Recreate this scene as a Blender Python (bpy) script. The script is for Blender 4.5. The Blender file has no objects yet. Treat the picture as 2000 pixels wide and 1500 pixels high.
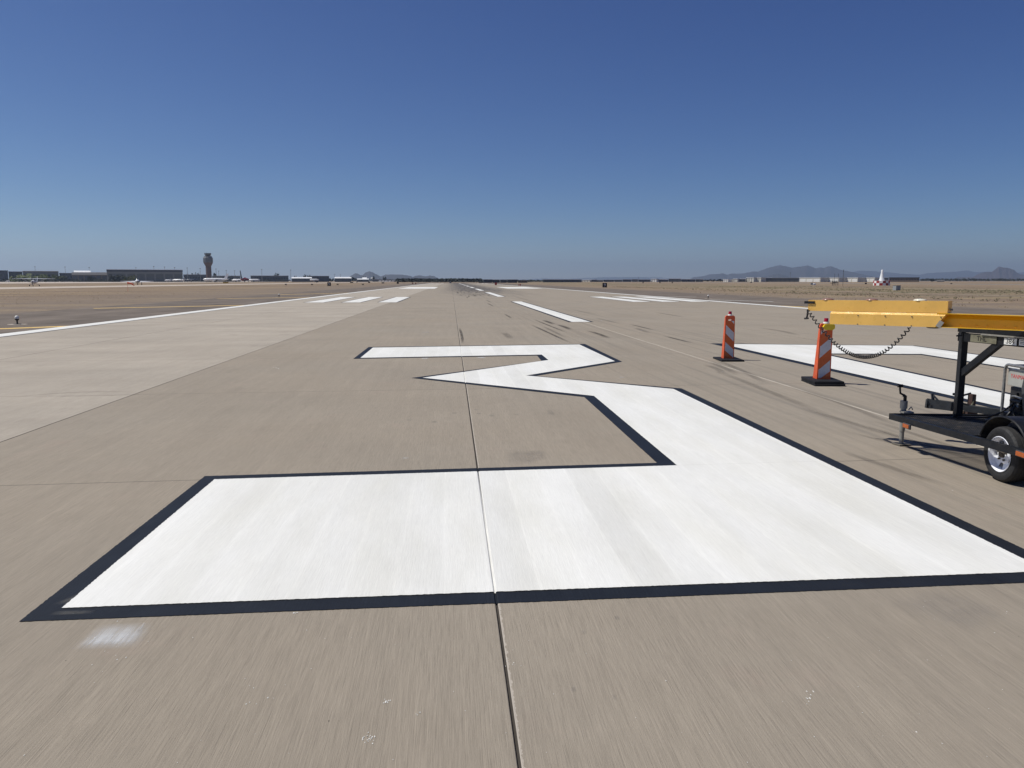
import bpy, bmesh, math, random
from mathutils import Vector, Matrix, noise as mnoise
R = random.Random(7)
S = bpy.context.scene
COL = S.collection
rad = math.radians

# ------------------------------------------------------------------ camera maths
FPX = 1500.0
PITCH = math.atan(201.5 / FPX)
YAW = math.atan(119 / FPX * math.cos(PITCH))       # runway runs along +Y, camera looks a little right of it
H = 1.95
CY, SY = math.cos(YAW), math.sin(YAW)

def ray(x, y):
    r = (x - 1000) / FPX; u = -(y - 750) / FPX
    fw = math.cos(PITCH) + u * math.sin(PITCH); up = -math.sin(PITCH) + u * math.cos(PITCH)
    return r, fw, up                                # right, forward, up

def W(xc, zc, h=0.0):                               # right / forward / height -> world
    return Vector((xc * CY + zc * SY, -xc * SY + zc * CY, h))

def G(x, y, h=0.0):                                 # sight line meets the level h
    r, f, u = ray(x, y); t = (h - H) / u
    return W(r * t, f * t, h)

def AT(x, y, dist):                                 # point at forward distance
    r, f, u = ray(x, y); t = dist / f
    return W(r * t, dist, H + u * t)

def VP(x, y, A, B):                                 # sight line meets a vertical plane through A,B (right, forward)
    r, f, u = ray(x, y)
    nx, nz = B[1] - A[1], -(B[0] - A[0])
    t = (A[0] * nx + A[1] * nz) / (r * nx + f * nz)
    return Vector((r * t, f * t, H + u * t))

# ------------------------------------------------------------------ materials
class NT:
    def __init__(self, name):
        self.m = bpy.data.materials.new(name); self.m.use_nodes = True
        self.t = self.m.node_tree; self.t.nodes.clear()
        self.out = self.n('ShaderNodeOutputMaterial')
    def n(self, typ, **kw):
        o = self.t.nodes.new(typ)
        for k, v in kw.items():
            if k.startswith('_'): o.inputs[k[1:].replace('_', ' ')].default_value = v
            else: setattr(o, k, v)
        return o
    def l(self, a, b): self.t.links.new(a, b)
    def setin(self, sock, v):
        if hasattr(v, 'links') or isinstance(v, bpy.types.NodeSocket): self.l(v, sock)
        else: sock.default_value = v
    def math(self, op, a, b=0.0, clamp=False):
        o = self.n('ShaderNodeMath', operation=op, use_clamp=clamp)
        self.setin(o.inputs[0], a); self.setin(o.inputs[1], b)
        return o.outputs[0]
    def pos(self): return self.n('ShaderNodeNewGeometry').outputs['Position']
    def objc(self): return self.n('ShaderNodeTexCoord').outputs['Object']
    def mapping(self, v, scale=(1, 1, 1), rot=(0, 0, 0)):
        o = self.n('ShaderNodeMapping'); self.l(v, o.inputs['Vector'])
        o.inputs['Scale'].default_value = scale; o.inputs['Rotation'].default_value = rot
        return o.outputs[0]
    def noise(self, v, scale, detail=3, rough=.55):
        o = self.n('ShaderNodeTexNoise'); self.l(v, o.inputs['Vector'])
        o.inputs['Scale'].default_value = scale; o.inputs['Detail'].default_value = detail; o.inputs['Roughness'].default_value = rough
        return o.outputs[0]
    def rng(self, v, a, b, c, d, clamp=True):
        o = self.n('ShaderNodeMapRange'); o.clamp = clamp
        self.l(v, o.inputs[0])
        for i, q in enumerate((a, b, c, d)): o.inputs[i + 1].default_value = q
        return o.outputs[0]
    def mix(self, fac, a, b, blend='MIX'):
        o = self.n('ShaderNodeMix', data_type='RGBA', blend_type=blend)
        self.setin(o.inputs[0], fac)
        for s, v in ((o.inputs[6], a), (o.inputs[7], b)):
            if isinstance(v, tuple): s.default_value = (*v, 1) if len(v) == 3 else v
            else: self.l(v, s)
        return o.outputs[2]
    def scalecol(self, col, f):
        c = self.n('ShaderNodeCombineColor')
        for i in range(3): self.l(f, c.inputs[i])
        return self.mix(1.0, col, c.outputs[0], 'MULTIPLY')
    def bsdf(self, col, rough=.6, metal=0., bump=None, bdist=.01, bstr=1., alpha=None, spec=.5):
        b = self.n('ShaderNodeBsdfPrincipled')
        if isinstance(col, tuple): b.inputs['Base Color'].default_value = (*col, 1)
        else: self.l(col, b.inputs['Base Color'])
        self.setin(b.inputs['Roughness'], rough); b.inputs['Metallic'].default_value = metal
        b.inputs['Specular IOR Level'].default_value = spec
        if bump is not None:
            bp = self.n('ShaderNodeBump'); bp.inputs['Distance'].default_value = bdist; bp.inputs['Strength'].default_value = bstr
            self.l(bump, bp.inputs['Height']); self.l(bp.outputs[0], b.inputs['Normal'])
        if alpha is not None: self.setin(b.inputs['Alpha'], alpha)
        self.l(b.outputs[0], self.out.inputs[0])
        return self.m

_pm = {}
def pm(name, col, rough=.6, metal=0., var=.12, scale=6., spec=.5, dirt=0.):
    """painted / plain surface with mottling and a little wear"""
    if name in _pm: return _pm[name]
    t = NT(name); o = t.objc()
    f = t.rng(t.noise(o, scale, 4), .3, .7, 1 - var, 1 + var)
    c = t.scalecol(t.mix(0.0, col, col), f)
    if dirt: c = t.mix(t.rng(t.noise(o, scale * 2.3, 6, .7), .5, .75, 0, dirt), c, (.20, .16, .12))
    r = t.rng(t.noise(o, scale * 3, 3), .3, .7, max(rough - .1, .03), min(rough + .1, 1))
    _pm[name] = t.bsdf(c, r, metal, spec=spec)
    return _pm[name]

JOINTS = [-11.25, -5.5, .256, 6.262, 12.0, 17.76, 23.5]
def concrete():
    t = NT('runway_concrete'); p = t.pos()
    sep = t.n('ShaderNodeSeparateXYZ'); t.l(p, sep.inputs[0]); X, Y = sep.outputs[0], sep.outputs[1]
    big = t.noise(p, .35, 5, .6)
    streak = t.noise(t.mapping(p, (4.2, .16, 1)), 1.5, 5, .65)
    fine = t.noise(t.mapping(p, (70, 1.3, 1)), 1.0, 4, .7)
    fine2 = t.noise(t.mapping(p, (150, 4., 1)), 1.0, 3, .7)
    dash = t.noise(t.mapping(p, (230, 3.0, 1)), 1.0, 4, .7)
    grain = t.noise(p, 260, 2, .6)
    slab = t.n('ShaderNodeTexWhiteNoise', noise_dimensions='2D')
    cx = t.math('FLOOR', t.math('DIVIDE', t.math('SUBTRACT', X, .256), 5.752))
    yy = t.math('SUBTRACT', Y, t.math('MULTIPLY', X, .04))
    ty = t.math('DIVIDE', t.math('SUBTRACT', yy, 7.716), 6.13)
    cmb = t.n('ShaderNodeCombineXYZ'); t.l(cx, cmb.inputs[0]); t.l(t.math('FLOOR', ty), cmb.inputs[1]); t.l(cmb.outputs[0], slab.inputs[0])
    f = t.rng(big, .25, .75, .93, 1.08)
    f = t.math('MULTIPLY', f, t.rng(streak, .28, .72, .94, 1.05))
    f = t.math('MULTIPLY', f, t.rng(fine, .28, .72, .92, 1.07))
    f = t.math('MULTIPLY', f, t.rng(fine2, .3, .7, .88, 1.09))
    f = t.math('MULTIPLY', f, t.rng(grain, .3, .7, .93, 1.07))
    wear = t.rng(t.noise(t.mapping(p, (1.4, .5, 1)), 1., 4, .6), .35, .6, .25, 1.)
    f = t.math('MULTIPLY', f, t.math('SUBTRACT', 1.015, t.math('MULTIPLY', t.rng(dash, .55, .66, 0, .20), wear)))
    f = t.math('MULTIPLY', f, t.rng(dash, .22, .38, 1.06, 1.0))
    f = t.math('MULTIPLY', f, t.rng(slab.outputs[0], 0, 1, .985, 1.015))
    lane = t.math('LESS_THAN', X, -5.496)
    lcl = t.math('MULTIPLY', lane, t.rng(t.noise(t.mapping(p, (.5, 1.2, 1)), .35, 5, .6), .3, .65, .13, .34))
    f = t.math('MULTIPLY', f, t.math('ADD', 1.0, lcl))
    col = t.mix(t.rng(t.noise(p, .22, 4), .3, .7, 0, 1), (.293, .250, .198), (.287, .251, .204))
    col = t.mix(t.rng(t.noise(p, .9, 5, .7), .58, .8, 0, .35), col, (.36, .275, .225))
    col = t.scalecol(col, f)
    col = t.mix(t.math('MULTIPLY', lane, .45), col, t.scalecol(t.mix(0., (.30, .272, .236), (.26, .24, .22)), f))
    # pits and pale specks
    vor = t.n('ShaderNodeTexVoronoi', feature='F1'); t.l(t.mapping(p, (1, .7, 1)), vor.inputs['Vector']); vor.inputs['Scale'].default_value = 9.
    rnd = t.n('ShaderNodeSeparateColor'); t.l(vor.outputs['Color'], rnd.inputs[0])
    near = t.math('LESS_THAN', vor.outputs['Distance'], .03)
    col = t.mix(t.math('MULTIPLY', near, t.math('GREATER_THAN', rnd.outputs[0], .86)), col, (.07, .06, .05))
    col = t.mix(t.math('MULTIPLY', near, t.math('LESS_THAN', rnd.outputs[0], .06)), col, (.72, .70, .66))
    # oily footprints / soft dark stains
    st = t.rng(t.noise(t.mapping(p, (1, .55, 1)), 1.1, 2, .4), .68, .74, 0, .16)
    col = t.mix(st, col, (.16, .14, .12))
    # transverse saw-cut joints (skewed) 
    fr = t.math('ABSOLUTE', t.math('SUBTRACT', t.math('FRACT', t.math('ADD', ty, .5)), .5))
    wob = t.rng(t.noise(p, 9, 3), 0, 1, .0009, .0019)
    jm = t.math('LESS_THAN', fr, wob)
    col = t.mix(t.math('MULTIPLY', jm, .62), col, (.06, .05, .045))
    # spalled pale arris along the right side of each long joint, dark inside the groove
    dx = t.math('SUBTRACT', X, .256)
    wob2 = t.rng(t.noise(p, 22, 4, .7), .3, .7, .009, .028)
    sp = t.math('MULTIPLY', t.math('GREATER_THAN', dx, .006), t.math('LESS_THAN', dx, wob2))
    col = t.mix(t.math('MULTIPLY', sp, .6), col, (.50, .45, .39))
    dm = 9.0
    for j in JOINTS: dm = t.math('MINIMUM', t.math('ABSOLUTE', t.math('SUBTRACT', X, j)), dm)
    gr = t.math('LESS_THAN', dm, .0085)
    col = t.mix(t.math('MULTIPLY', gr, .88), col, (.035, .03, .027))
    # one long joint was resealed with a pale compound
    ps = t.math('LESS_THAN', t.math('ABSOLUTE', t.math('SUBTRACT', X, 6.262)), t.rng(t.noise(p, 6, 3), .3, .7, .010, .018))
    col = t.mix(t.math('MULTIPLY', ps, .9), col, (.50, .455, .39))
    # rubber deposits down the touchdown zone, patchy
    band = t.rng(t.math('ABSOLUTE', t.math('SUBTRACT', X, 5.6)), 3.0, 8.5, 1, 0)
    yb = t.rng(t.math('ADD', Y, t.math('MULTIPLY', t.noise(t.mapping(p, (1.2, .04, 1)), 1., 3), 90)), 140, 215, 0, 1)
    rn = t.rng(t.noise(t.mapping(p, (2.2, .05, 1)), 1., 4, .6), .3, .55, .35, 1)
    col = t.mix(t.math('MULTIPLY', t.math('MULTIPLY', band, yb), t.math('MULTIPLY', rn, .8)), col, (.055, .055, .06))
    band2 = t.rng(t.math('ABSOLUTE', t.math('SUBTRACT', X, 6.6)), 1.5, 5.5, 1, 0)
    rn2 = t.rng(t.noise(t.mapping(p, (5., .05, 1)), 1., 4, .6), .5, .68, 0, .30)
    col = t.mix(t.math('MULTIPLY', band2, rn2), col, (.10, .095, .09))
    hgt = t.math('SUBTRACT', t.math('ADD', fine2, t.math('MULTIPLY', fine, .5)), t.math('MULTIPLY', t.rng(dash, .5, .72, 0, 1), .8))
    return t.bsdf(col, .92, bump=hgt, bdist=.004, bstr=.45, spec=.2)

def paint_mat(name, col, white=True):
    t = NT(name); p = t.pos()
    sep = t.n('ShaderNodeSeparateXYZ'); t.l(p, sep.inputs[0]); X, Y = sep.outputs[0], sep.outputs[1]
    fine = t.noise(t.mapping(p, (70, 2.0, 1)), 1.0, 4, .7)
    fine2 = t.noise(t.mapping(p, (170, 7., 1)), 1.0, 3, .7)
    if white:
        # spray passes about a third of a metre wide running along the runway
        xs = t.math('ADD', X, t.math('MULTIPLY', t.noise(t.mapping(p, (.7, .12, 1)), 1., 2), .16))
        wn = t.n('ShaderNodeTexWhiteNoise', noise_dimensions='1D'); t.l(t.math('FLOOR', t.math('DIVIDE', xs, .31)), wn.inputs['W'])
        passf = t.rng(wn.outputs[0], 0, 1, .94, 1.02)
        edge = t.math('FRACT', t.math('DIVIDE', xs, .31))
        bright = t.rng(t.math('ABSOLUTE', t.math('SUBTRACT', edge, .5)), .40, .5, 1, 1.035)
        cloud = t.rng(t.noise(t.mapping(p, (1.6, .5, 1)), 1.2, 4, .6), .3, .7, .95, 1.04)
        f = t.math('MULTIPLY', t.math('MULTIPLY', passf, bright), cloud)
        f = t.math('MULTIPLY', f, t.rng(fine, .3, .7, .945, 1.03))
        f = t.math('MULTIPLY', f, t.rng(fine2, .3, .7, .935, 1.035))
        c = t.mix(t.rng(t.noise(t.mapping(p, (2.4, .5, 1)), 1., 3), .35, .7, 0, 1), col, (.705, .695, .645))
        c = t.scalecol(c, f)
        ty = t.math('DIVIDE', t.math('SUBTRACT', t.math('SUBTRACT', Y, t.math('MULTIPLY', X, .04)), 7.716), 6.13)
        fr = t.math('ABSOLUTE', t.math('SUBTRACT', t.math('FRACT', t.math('ADD', ty, .5)), .5))
        c = t.mix(t.math('MULTIPLY', t.math('LESS_THAN', fr, .0007), .3), c, (.35, .33, .3))
        dirt = t.rng(t.noise(t.mapping(p, (9, .7, 1)), 1.3, 5, .75), .66, .8, 0, .22)
        c = t.mix(dirt, c, (.45, .42, .38))
        rough = .7
    else:
        f = t.math('MULTIPLY', t.rng(fine, .3, .7, .8, 1.25), t.rng(t.noise(p, 3, 4), .3, .7, .85, 1.2))
        c = t.scalecol(t.mix(0., col, col), f)
        # thin, dusty corner of the outline
        c = t.mix(t.rng(t.noise(p, 6, 5, .75), .66, .8, 0, .35), c, (.16, .145, .13))
        rough = .55
    hgt = t.math('ADD', fine2, t.math('MULTIPLY', fine, .7))
    return t.bsdf(c, rough, bump=hgt, bdist=.003, bstr=.45, spec=.3 if white else .2)

def ground_mat():
    t = NT('desert_ground'); p = t.pos()
    sep = t.n('ShaderNodeSeparateXYZ'); t.l(p, sep.inputs[0]); X, Y = sep.outputs[0], sep.outputs[1]
    a = t.noise(t.mapping(p, (.010, .030, 1)), 1., 6, .62)
    b = t.noise(t.mapping(p, (.05, .15, 1)), 1., 5, .68)
    c = t.noise(p, 1.2, 5, .7)
    d = t.noise(p, 9, 3, .7)
    col = t.mix(t.rng(a, .42, .58, 0, 1), (.198, .150, .114), (.265, .202, .140))
    col = t.mix(t.rng(b, .5, .62, 0, .8), col, (.33, .255, .155))
    col = t.mix(t.rng(t.noise(t.mapping(p, (.018, .07, 1)), 1.7, 6, .65), .52, .64, 0, .7), col, (.185, .135, .095))
    gv = t.math('ADD', t.math('MULTIPLY', t.rng(X, -62, -32, 0, 1), t.math('LESS_THAN', X, 0)), t.math('MULTIPLY', t.rng(X, 40, 54, 1, 0), t.math('GREATER_THAN', X, 0)))
    col = t.mix(t.math('MULTIPLY', gv, t.rng(b, .3, .6, .95, .55)), col, (.205, .168, .136))
    # greener weeds on the right-hand infield
    rt = t.math('MULTIPLY', t.rng(X, 55, 75, 0, 1), t.rng(X, 120, 170, 1, 0))
    gn = t.math('MULTIPLY', rt, t.rng(t.noise(t.mapping(p, (.09, .05, 1)), 1., 5, .65), .42, .62, 0, .75))
    col = t.mix(gn, col, (.165, .15, .085))
    f = t.math('MULTIPLY', t.rng(c, .3, .7, .82, 1.15), t.rng(d, .3, .7, .8, 1.15))
    col = t.scalecol(col, f)
    return t.bsdf(col, .95, bump=t.math('ADD', c, t.math('MULTIPLY', d, .2)), bdist=.15, bstr=.7, spec=.1)

def asphalt_mat(name, col, s=1.):
    t = NT(name); p = t.pos()
    f = t.math('MULTIPLY', t.rng(t.noise(t.mapping(p, (.8, .15, 1)), 1., 5, .6), .3, .7, .82, 1.18), t.rng(t.noise(p, 60, 2), .3, .7, .85, 1.15))
    c = t.mix(t.rng(t.noise(p, .25, 5, .6), .35, .7, 0, 1), col, tuple(q * 1.55 for q in col))
    return t.bsdf(t.scalecol(c, f), .9, bump=t.noise(p, 90, 2), bdist=.006, bstr=.6, spec=.2)

def worn_mat(name, col, dens, sx=30, sy=1.2):
    """thin worn deposit: patchy, lets the concrete show through"""
    t = NT(name); p = t.pos(); o = t.n('ShaderNodeTexCoord').outputs['UV']
    sep = t.n('ShaderNodeSeparateXYZ'); t.l(o, sep.inputs[0])
    n = t.noise(t.mapping(p, (sx, sy, 1)), 1., 5, .7)
    ex = t.rng(t.math('ABSOLUTE', t.math('SUBTRACT', sep.outputs[0], .5)), .2, .5, 1, 0)
    ey = t.rng(t.math('ABSOLUTE', t.math('SUBTRACT', sep.outputs[1], .5)), .22, .5, 1, 0)
    a = t.math('MULTIPLY', t.math('MULTIPLY', ex, ey), t.rng(n, .3, .62, .25, 1))
    a = t.math('MULTIPLY', a, dens)
    return t.bsdf(col, .9, alpha=a, spec=.2)

M = {}
M['concrete'] = concrete()
M['white'] = paint_mat('white_runway_paint', (.758, .752, .72))
M['black'] = paint_mat('black_runway_paint', (.0122, .0145, .019), False)
M['yellow_line'] = paint_mat('yellow_runway_paint', (.74, .50, .16), False)
M['ground'] = ground_mat()
M['shoulder'] = asphalt_mat('shoulder_asphalt', (.122, .101, .083))
M['old_asphalt'] = asphalt_mat('taxiway_asphalt', (.17, .155, .14))
M['pale_concrete'] = asphalt_mat('apron_concrete', (.36, .31, .26))
M['dirt_road'] = asphalt_mat('packed_dirt', (.235, .19, .145))
M['rubber'] = worn_mat('tyre_rubber_deposit', (.035, .033, .033), .62)
M['rubber_faint'] = worn_mat('faint_tyre_rubber', (.05, .045, .045), .28)
M['rubber_thin'] = worn_mat('thin_tyre_rubber', (.06, .055, .052), .24)
M['overspray'] = worn_mat('white_overspray', (.70, .71, .72), .50, 70, 3.)
M['damp'] = worn_mat('dark_stain', (.10, .105, .12), .17, 2, 2)
M['damp_faint'] = worn_mat('faint_bluish_stain', (.15, .155, .175), .18, 1.5, 1.5)
M['dust'] = worn_mat('concrete_dust', (.24, .23, .21), .30, 25, 12)
M['tar'] = worn_mat('tar_smear', (.03, .03, .032), .5, 6, 4)

# ------------------------------------------------------------------ mesh helpers
class MB:
    def __init__(self, off=(0, 0, 0)):
        self.bm = bmesh.new(); self.off = Vector(off)
    def box(self, c, s, rz=0., mi=0, bev=0., top=None, mat=None):
        m = Matrix.Translation(Vector(c)) @ Matrix.Rotation(rz, 4, 'Z')
        if mat is not None: m = mat
        r = bmesh.ops.create_cube(self.bm, size=1.0)
        vs = r['verts']
        for v in vs:
            if top and v.co.z > 0: v.co.x *= top[0]; v.co.y *= top[1]
            v.co = m @ Vector((v.co.x * s[0], v.co.y * s[1], v.co.z * s[2]))
        fs = {f for v in vs for f in v.link_faces}
        for f in fs: f.material_index = mi
        if bev:
            es = {e for v in vs for e in v.link_edges}
            rr = bmesh.ops.bevel(self.bm, geom=list(es), offset=bev, segments=2, affect='EDGES', profile=.6)
            for f in rr['faces']: f.material_index = mi
        return self
    def beam(self, a, b, w, h, mi=0, bev=0., up=(0, 0, 1)):
        a, b = Vector(a), Vector(b); d = b - a; L = d.length; y = d / L
        u = Vector(up)
        if abs(y.dot(u)) > .98: u = Vector((1, 0, 0))
        x = y.cross(u).normalized(); z = x.cross(y)
        m = Matrix.Translation((a + b) / 2) @ Matrix((x, y, z)).transposed().to_4x4()
        return self.box((0, 0, 0), (w, L, h), mi=mi, bev=bev, mat=m)
    def tube(self, pts, r, n=8, mi=0, cap=True):
        pts = [Vector(p) for p in pts]; rings = []
        prev = None
        for i, p in enumerate(pts):
            d = (pts[min(i + 1, len(pts) - 1)] - pts[max(i - 1, 0)]).normalized()
            if prev is None:
                u = Vector((0, 0, 1)) if abs(d.z) < .9 else Vector((1, 0, 0))
            else: u = prev
            x = d.cross(u).normalized(); z = x.cross(d).normalized(); prev = z
            rr = r[i] if isinstance(r, (list, tuple)) else r
            rings.append([self.bm.verts.new(p + x * math.cos(2 * math.pi * k / n) * rr + z * math.sin(2 * math.pi * k / n) * rr) for k in range(n)])
        for i in range(len(rings) - 1):
            for k in range(n):
                f = self.bm.faces.new((rings[i][k], rings[i][(k + 1) % n], rings[i + 1][(k + 1) % n], rings[i + 1][k])); f.material_index = mi
        if cap:
            for q in (rings[0][::-1], rings[-1]):
                f = self.bm.faces.new(q); f.material_index = mi
        return self
    def lathe(self, prof, n=16, m=None, mi=0, skip=None, cap=False):
        """prof: (radius, z) pairs about local z; m places it"""
        m = m or Matrix()
        rings = []
        for (r, z) in prof:
            if r < 1e-5: rings.append([self.bm.verts.new(m @ Vector((0, 0, z)))])
            else: rings.append([self.bm.verts.new(m @ Vector((r * math.cos(2 * math.pi * k / n), r * math.sin(2 * math.pi * k / n), z))) for k in range(n)])
        for i in range(len(rings) - 1):
            a, b = rings[i], rings[i + 1]
            for k in range(n):
                if skip and skip(i, k): continue
                k2 = (k + 1) % n
                if len(a) == 1 and len(b) == 1: continue
                if len(a) == 1: q = (a[0], b[k2], b[k])
                elif len(b) == 1: q = (a[k], a[k2], b[0])
                else: q = (a[k], a[k2], b[k2], b[k])
                f = self.bm.faces.new(q); f.material_index = mi if not callable(mi) else mi(i, k)
        if cap:
            for q in (rings[0][::-1], rings[-1]):
                if len(q) > 2: self.bm.faces.new(q)
        return self
    def poly(self, pts, mi=0):
        f = self.bm.faces.new([self.bm.verts.new(Vector(p)) for p in pts]); f.material_index = mi
        return self
    def prism(self, pts, d, mi=0):
        """closed outline (3-D points, planar) swept by the vector d"""
        d = Vector(d); a = [self.bm.verts.new(Vector(p)) for p in pts]; b = [self.bm.verts.new(Vector(p) + d) for p in pts]
        n = len(pts)
        fs = [self.bm.faces.new(a[::-1]), self.bm.faces.new(b)] + [self.bm.faces.new((a[k], a[(k + 1) % n], b[(k + 1) % n], b[k])) for k in range(n)]
        for f in fs: f.material_index = mi
        return self
    def build(self, name, mats, parent=None, smooth=0., fixn=True):
        if fixn: bmesh.ops.recalc_face_normals(self.bm, faces=self.bm.faces)
        me = bpy.data.meshes.new(name)
        if self.off.length: bmesh.ops.translate(self.bm, verts=self.bm.verts, vec=-self.off)
        self.bm.to_mesh(me); self.bm.free()
        for m in (mats if isinstance(mats, (list, tuple)) else [mats]): me.materials.append(m)
        if smooth:
            me.polygons.foreach_set('use_smooth', [True] * len(me.polygons))
            me.set_sharp_from_angle(angle=rad(smooth))
        o = bpy.data.objects.new(name, me); COL.objects.link(o)
        if parent: o.parent = parent
        return o

def tag(o, label=None, cat=None, group=None, kind=None):
    if label: o['label'] = label
    if cat: o['category'] = cat
    if group: o['group'] = group
    if kind: o['kind'] = kind
    return o
def thing(name, label, cat, loc=(0, 0, 0), rz=0., group=None):
    o = bpy.data.objects.new(name, None); COL.objects.link(o); o.empty_display_size = .3
    o.location = loc; o.rotation_euler = (0, 0, rz)
    return tag(o, label, cat, group)
def kids(o): return [c for c in bpy.data.objects if c.parent == o]
def dup(root, loc, rz=None, label=None, scale=None):
    r = root.copy(); COL.objects.link(r); r.location = loc
    if rz is not None: r.rotation_euler = (0, 0, rz)
    if scale: r.scale = scale if isinstance(scale, (tuple, list)) else (scale,) * 3
    if label: r['label'] = label
    for ch in kids(root):
        c = ch.copy(); COL.objects.link(c); c.parent = r
        for g in kids(ch):
            d = g.copy(); COL.objects.link(d); d.parent = c
    return r
def text(name, s, size, mat, parent, m, ext=.0008):
    cu = bpy.data.curves.new('lettering', 'FONT'); cu.body = s; cu.size = size; cu.extrude = ext; cu.align_x = 'CENTER'; cu.align_y = 'CENTER'
    tmp = bpy.data.objects.new('lettering_curve', cu); COL.objects.link(tmp)
    me = bpy.data.meshes.new_from_object(tmp.evaluated_get(bpy.context.evaluated_depsgraph_get()))
    bpy.data.objects.remove(tmp); bpy.data.curves.remove(cu)
    me.transform(m); me.materials.clear(); me.materials.append(mat); me.name = name
    o = bpy.data.objects.new(name, me); COL.objects.link(o); o.parent = parent
    return o
def facing(origin, right, up):
    """matrix whose local x is `right`, local y is `up`, local z comes out of the face"""
    r = Vector(right).normalized(); u = Vector(up).normalized()
    return Matrix.Translation(Vector(origin)) @ Matrix((r, u, r.cross(u))).transposed().to_4x4()

# ------------------------------------------------------------------ ground, runway, pavements
def sheet(name, x0, x1, y0, y1, z, mat, kind='structure'):
    mb = MB(); ys = [y0] + [v for v in (0, 20, 60, 150, 400, 1000, 2000) if y0 < v < y1] + [y1]
    for a, b in zip(ys, ys[1:]): mb.poly(((x0, a, z), (x1, a, z), (x1, b, z), (x0, b, z)))
    o = mb.build(name, mat); o['kind'] = kind
    return o
# one sheet out to the horizon
mb = MB(); E = 29500
ticks = [-E, -8000, -2500, -800, -250, -60, 0, 60, 250, 800, 2500, 8000, E]
vs = [[mb.bm.verts.new((x, y, -.03)) for y in ticks] for x in ticks]
for i in range(len(ticks) - 1):
    for j in range(len(ticks) - 1): mb.bm.faces.new((vs[i][j], vs[i + 1][j], vs[i + 1][j + 1], vs[i][j + 1]))
tag(mb.build('ground', M['ground']), 'bare brown desert ground with dry grass around the runway', 'ground', kind='structure')

XL, XR = -16.62, 25.75
YS = [-20, 0, 2, 4, 6, 8, 12, 20, 40, 80, 160, 320, 640]
GW, GD = .0075, .011
def groove_prof(x0, x1, joints, z=0., lip=.004):
    out = [(x0, z)]
    for j in joints:
        w = GW if abs(j - .256) < .01 else .005
        out += [(j - w - lip, z), (j - w, z - .003), (j - w * .5, z - GD), (j + w * .5, z - GD), (j + w, z - .003), (j + w + lip, z)]
    return out + [(x1, z)]
mb = MB(); prof = [(XL, -.05)] + groove_prof(XL, XR, JOINTS) + [(XR, -.05)]
rows = [[mb.bm.verts.new((x, y, z)) for x, z in prof] for y in YS]
for a, b in zip(rows, rows[1:]):
    for k in range(len(prof) - 1): mb.bm.faces.new((a[k], a[k + 1], b[k + 1], b[k]))
runway = mb.build('runway', M['concrete'])
tag(runway, 'long pale concrete runway with fresh white markings', 'runway', kind='structure')

def jag(pts, step=.014, amp=.0028, ymax=9.):
    """sprayed edges follow the brushed grooves: fray the near edges a little"""
    out = []
    for a, b in zip(pts, pts[1:] + pts[:1]):
        a, b = Vector(a), Vector(b); L = (b - a).length
        n = max(1, int(L / step)) if min(a.y, b.y) < ymax else 1
        nrm = Vector((-(b - a).y, (b - a).x, 0)).normalized()
        for k in range(n):
            q = a.lerp(b, k / n)
            if k: q = q + nrm * R.uniform(-amp, amp) * min(1., 9 / max(q.y, 4))
            out.append(q)
    return out
def paint(name, pts, z, mat, parent=runway, fray=True, holes=(), uv=False):
    mb = MB(); bm = mb.bm; edges = []
    for loop in [pts] + list(holes):
        loop = [Vector((p[0], p[1], z)) for p in loop]
        if fray: loop = [Vector((p.x, p.y, z)) for p in jag(loop)]
        v = [bm.verts.new(p) for p in loop]
        edges += [bm.edges.new((v[i], v[(i + 1) % len(v)])) for i in range(len(v))]
    bmesh.ops.triangle_fill(bm, edges=edges, use_beauty=True, normal=(0, 0, 1))
    xs = [v.co.x for v in bm.verts]
    for j in JOINTS:
        if min(xs) < j < max(xs):
            w = GW if abs(j - .256) < .01 else .005
            cuts = [(j - w - .004, 0), (j - w, -.003), (j - w * .5, -GD), (j + w * .5, -GD), (j + w, -.003), (j + w + .004, 0)]
            for cx, dz in cuts:
                bmesh.ops.bisect_plane(bm, geom=bm.verts[:] + bm.edges[:] + bm.faces[:], dist=1e-5, plane_co=(cx, 0, 0), plane_no=(1, 0, 0))
            for v in bm.verts:
                for cx, dz in cuts:
                    if abs(v.co.x - cx) < 2e-5: v.co.z = z + dz
    bm.normal_update()
    for f in bm.faces:
        if f.normal.z < 0: f.normal_flip()
    o = mb.build(name, mat, parent, fixn=False)
    return o
def g(x, y): return G(x, y)

# --- the numeral 3
yb_out = lambda x: 4.445 + .0165 * x
yb_in = lambda x: 4.607 + .0165 * x
xr_o, xr_i = G(1844, 1000).x, G(1807.5, 1000).x
outer3 = [G(37, 1215), Vector((xr_o, yb_out(xr_o), 0)), G(1331, 759), G(1045.5, 734.5), G(1215, 706.6), G(1142.4, 672), G(720, 678), G(690, 701),
          G(1049, 694.6), G(1057.5, 705), G(803.4, 738.4), G(1141, 775.6), G(1283, 904.5), G(400, 930.5)]
inner3 = [G(120.5, 1189.5), Vector((xr_i, yb_in(xr_i), 0)), G(1315, 760.3), G(1027.5, 734), G(1201, 706), G(1131.6, 673.2), G(728.4, 679.3), G(704, 699.4),
          G(1058, 693.1), G(1071, 703.6), G(825, 738.4), G(1160, 774), G(1322, 910), G(419, 937.5)]
n3 = paint('numeral', inner3, .008, M['white']); n3['label'] = 'white painted numeral 3'
paint('numeral_outline', outer3, .004, M['black'], n3)
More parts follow.
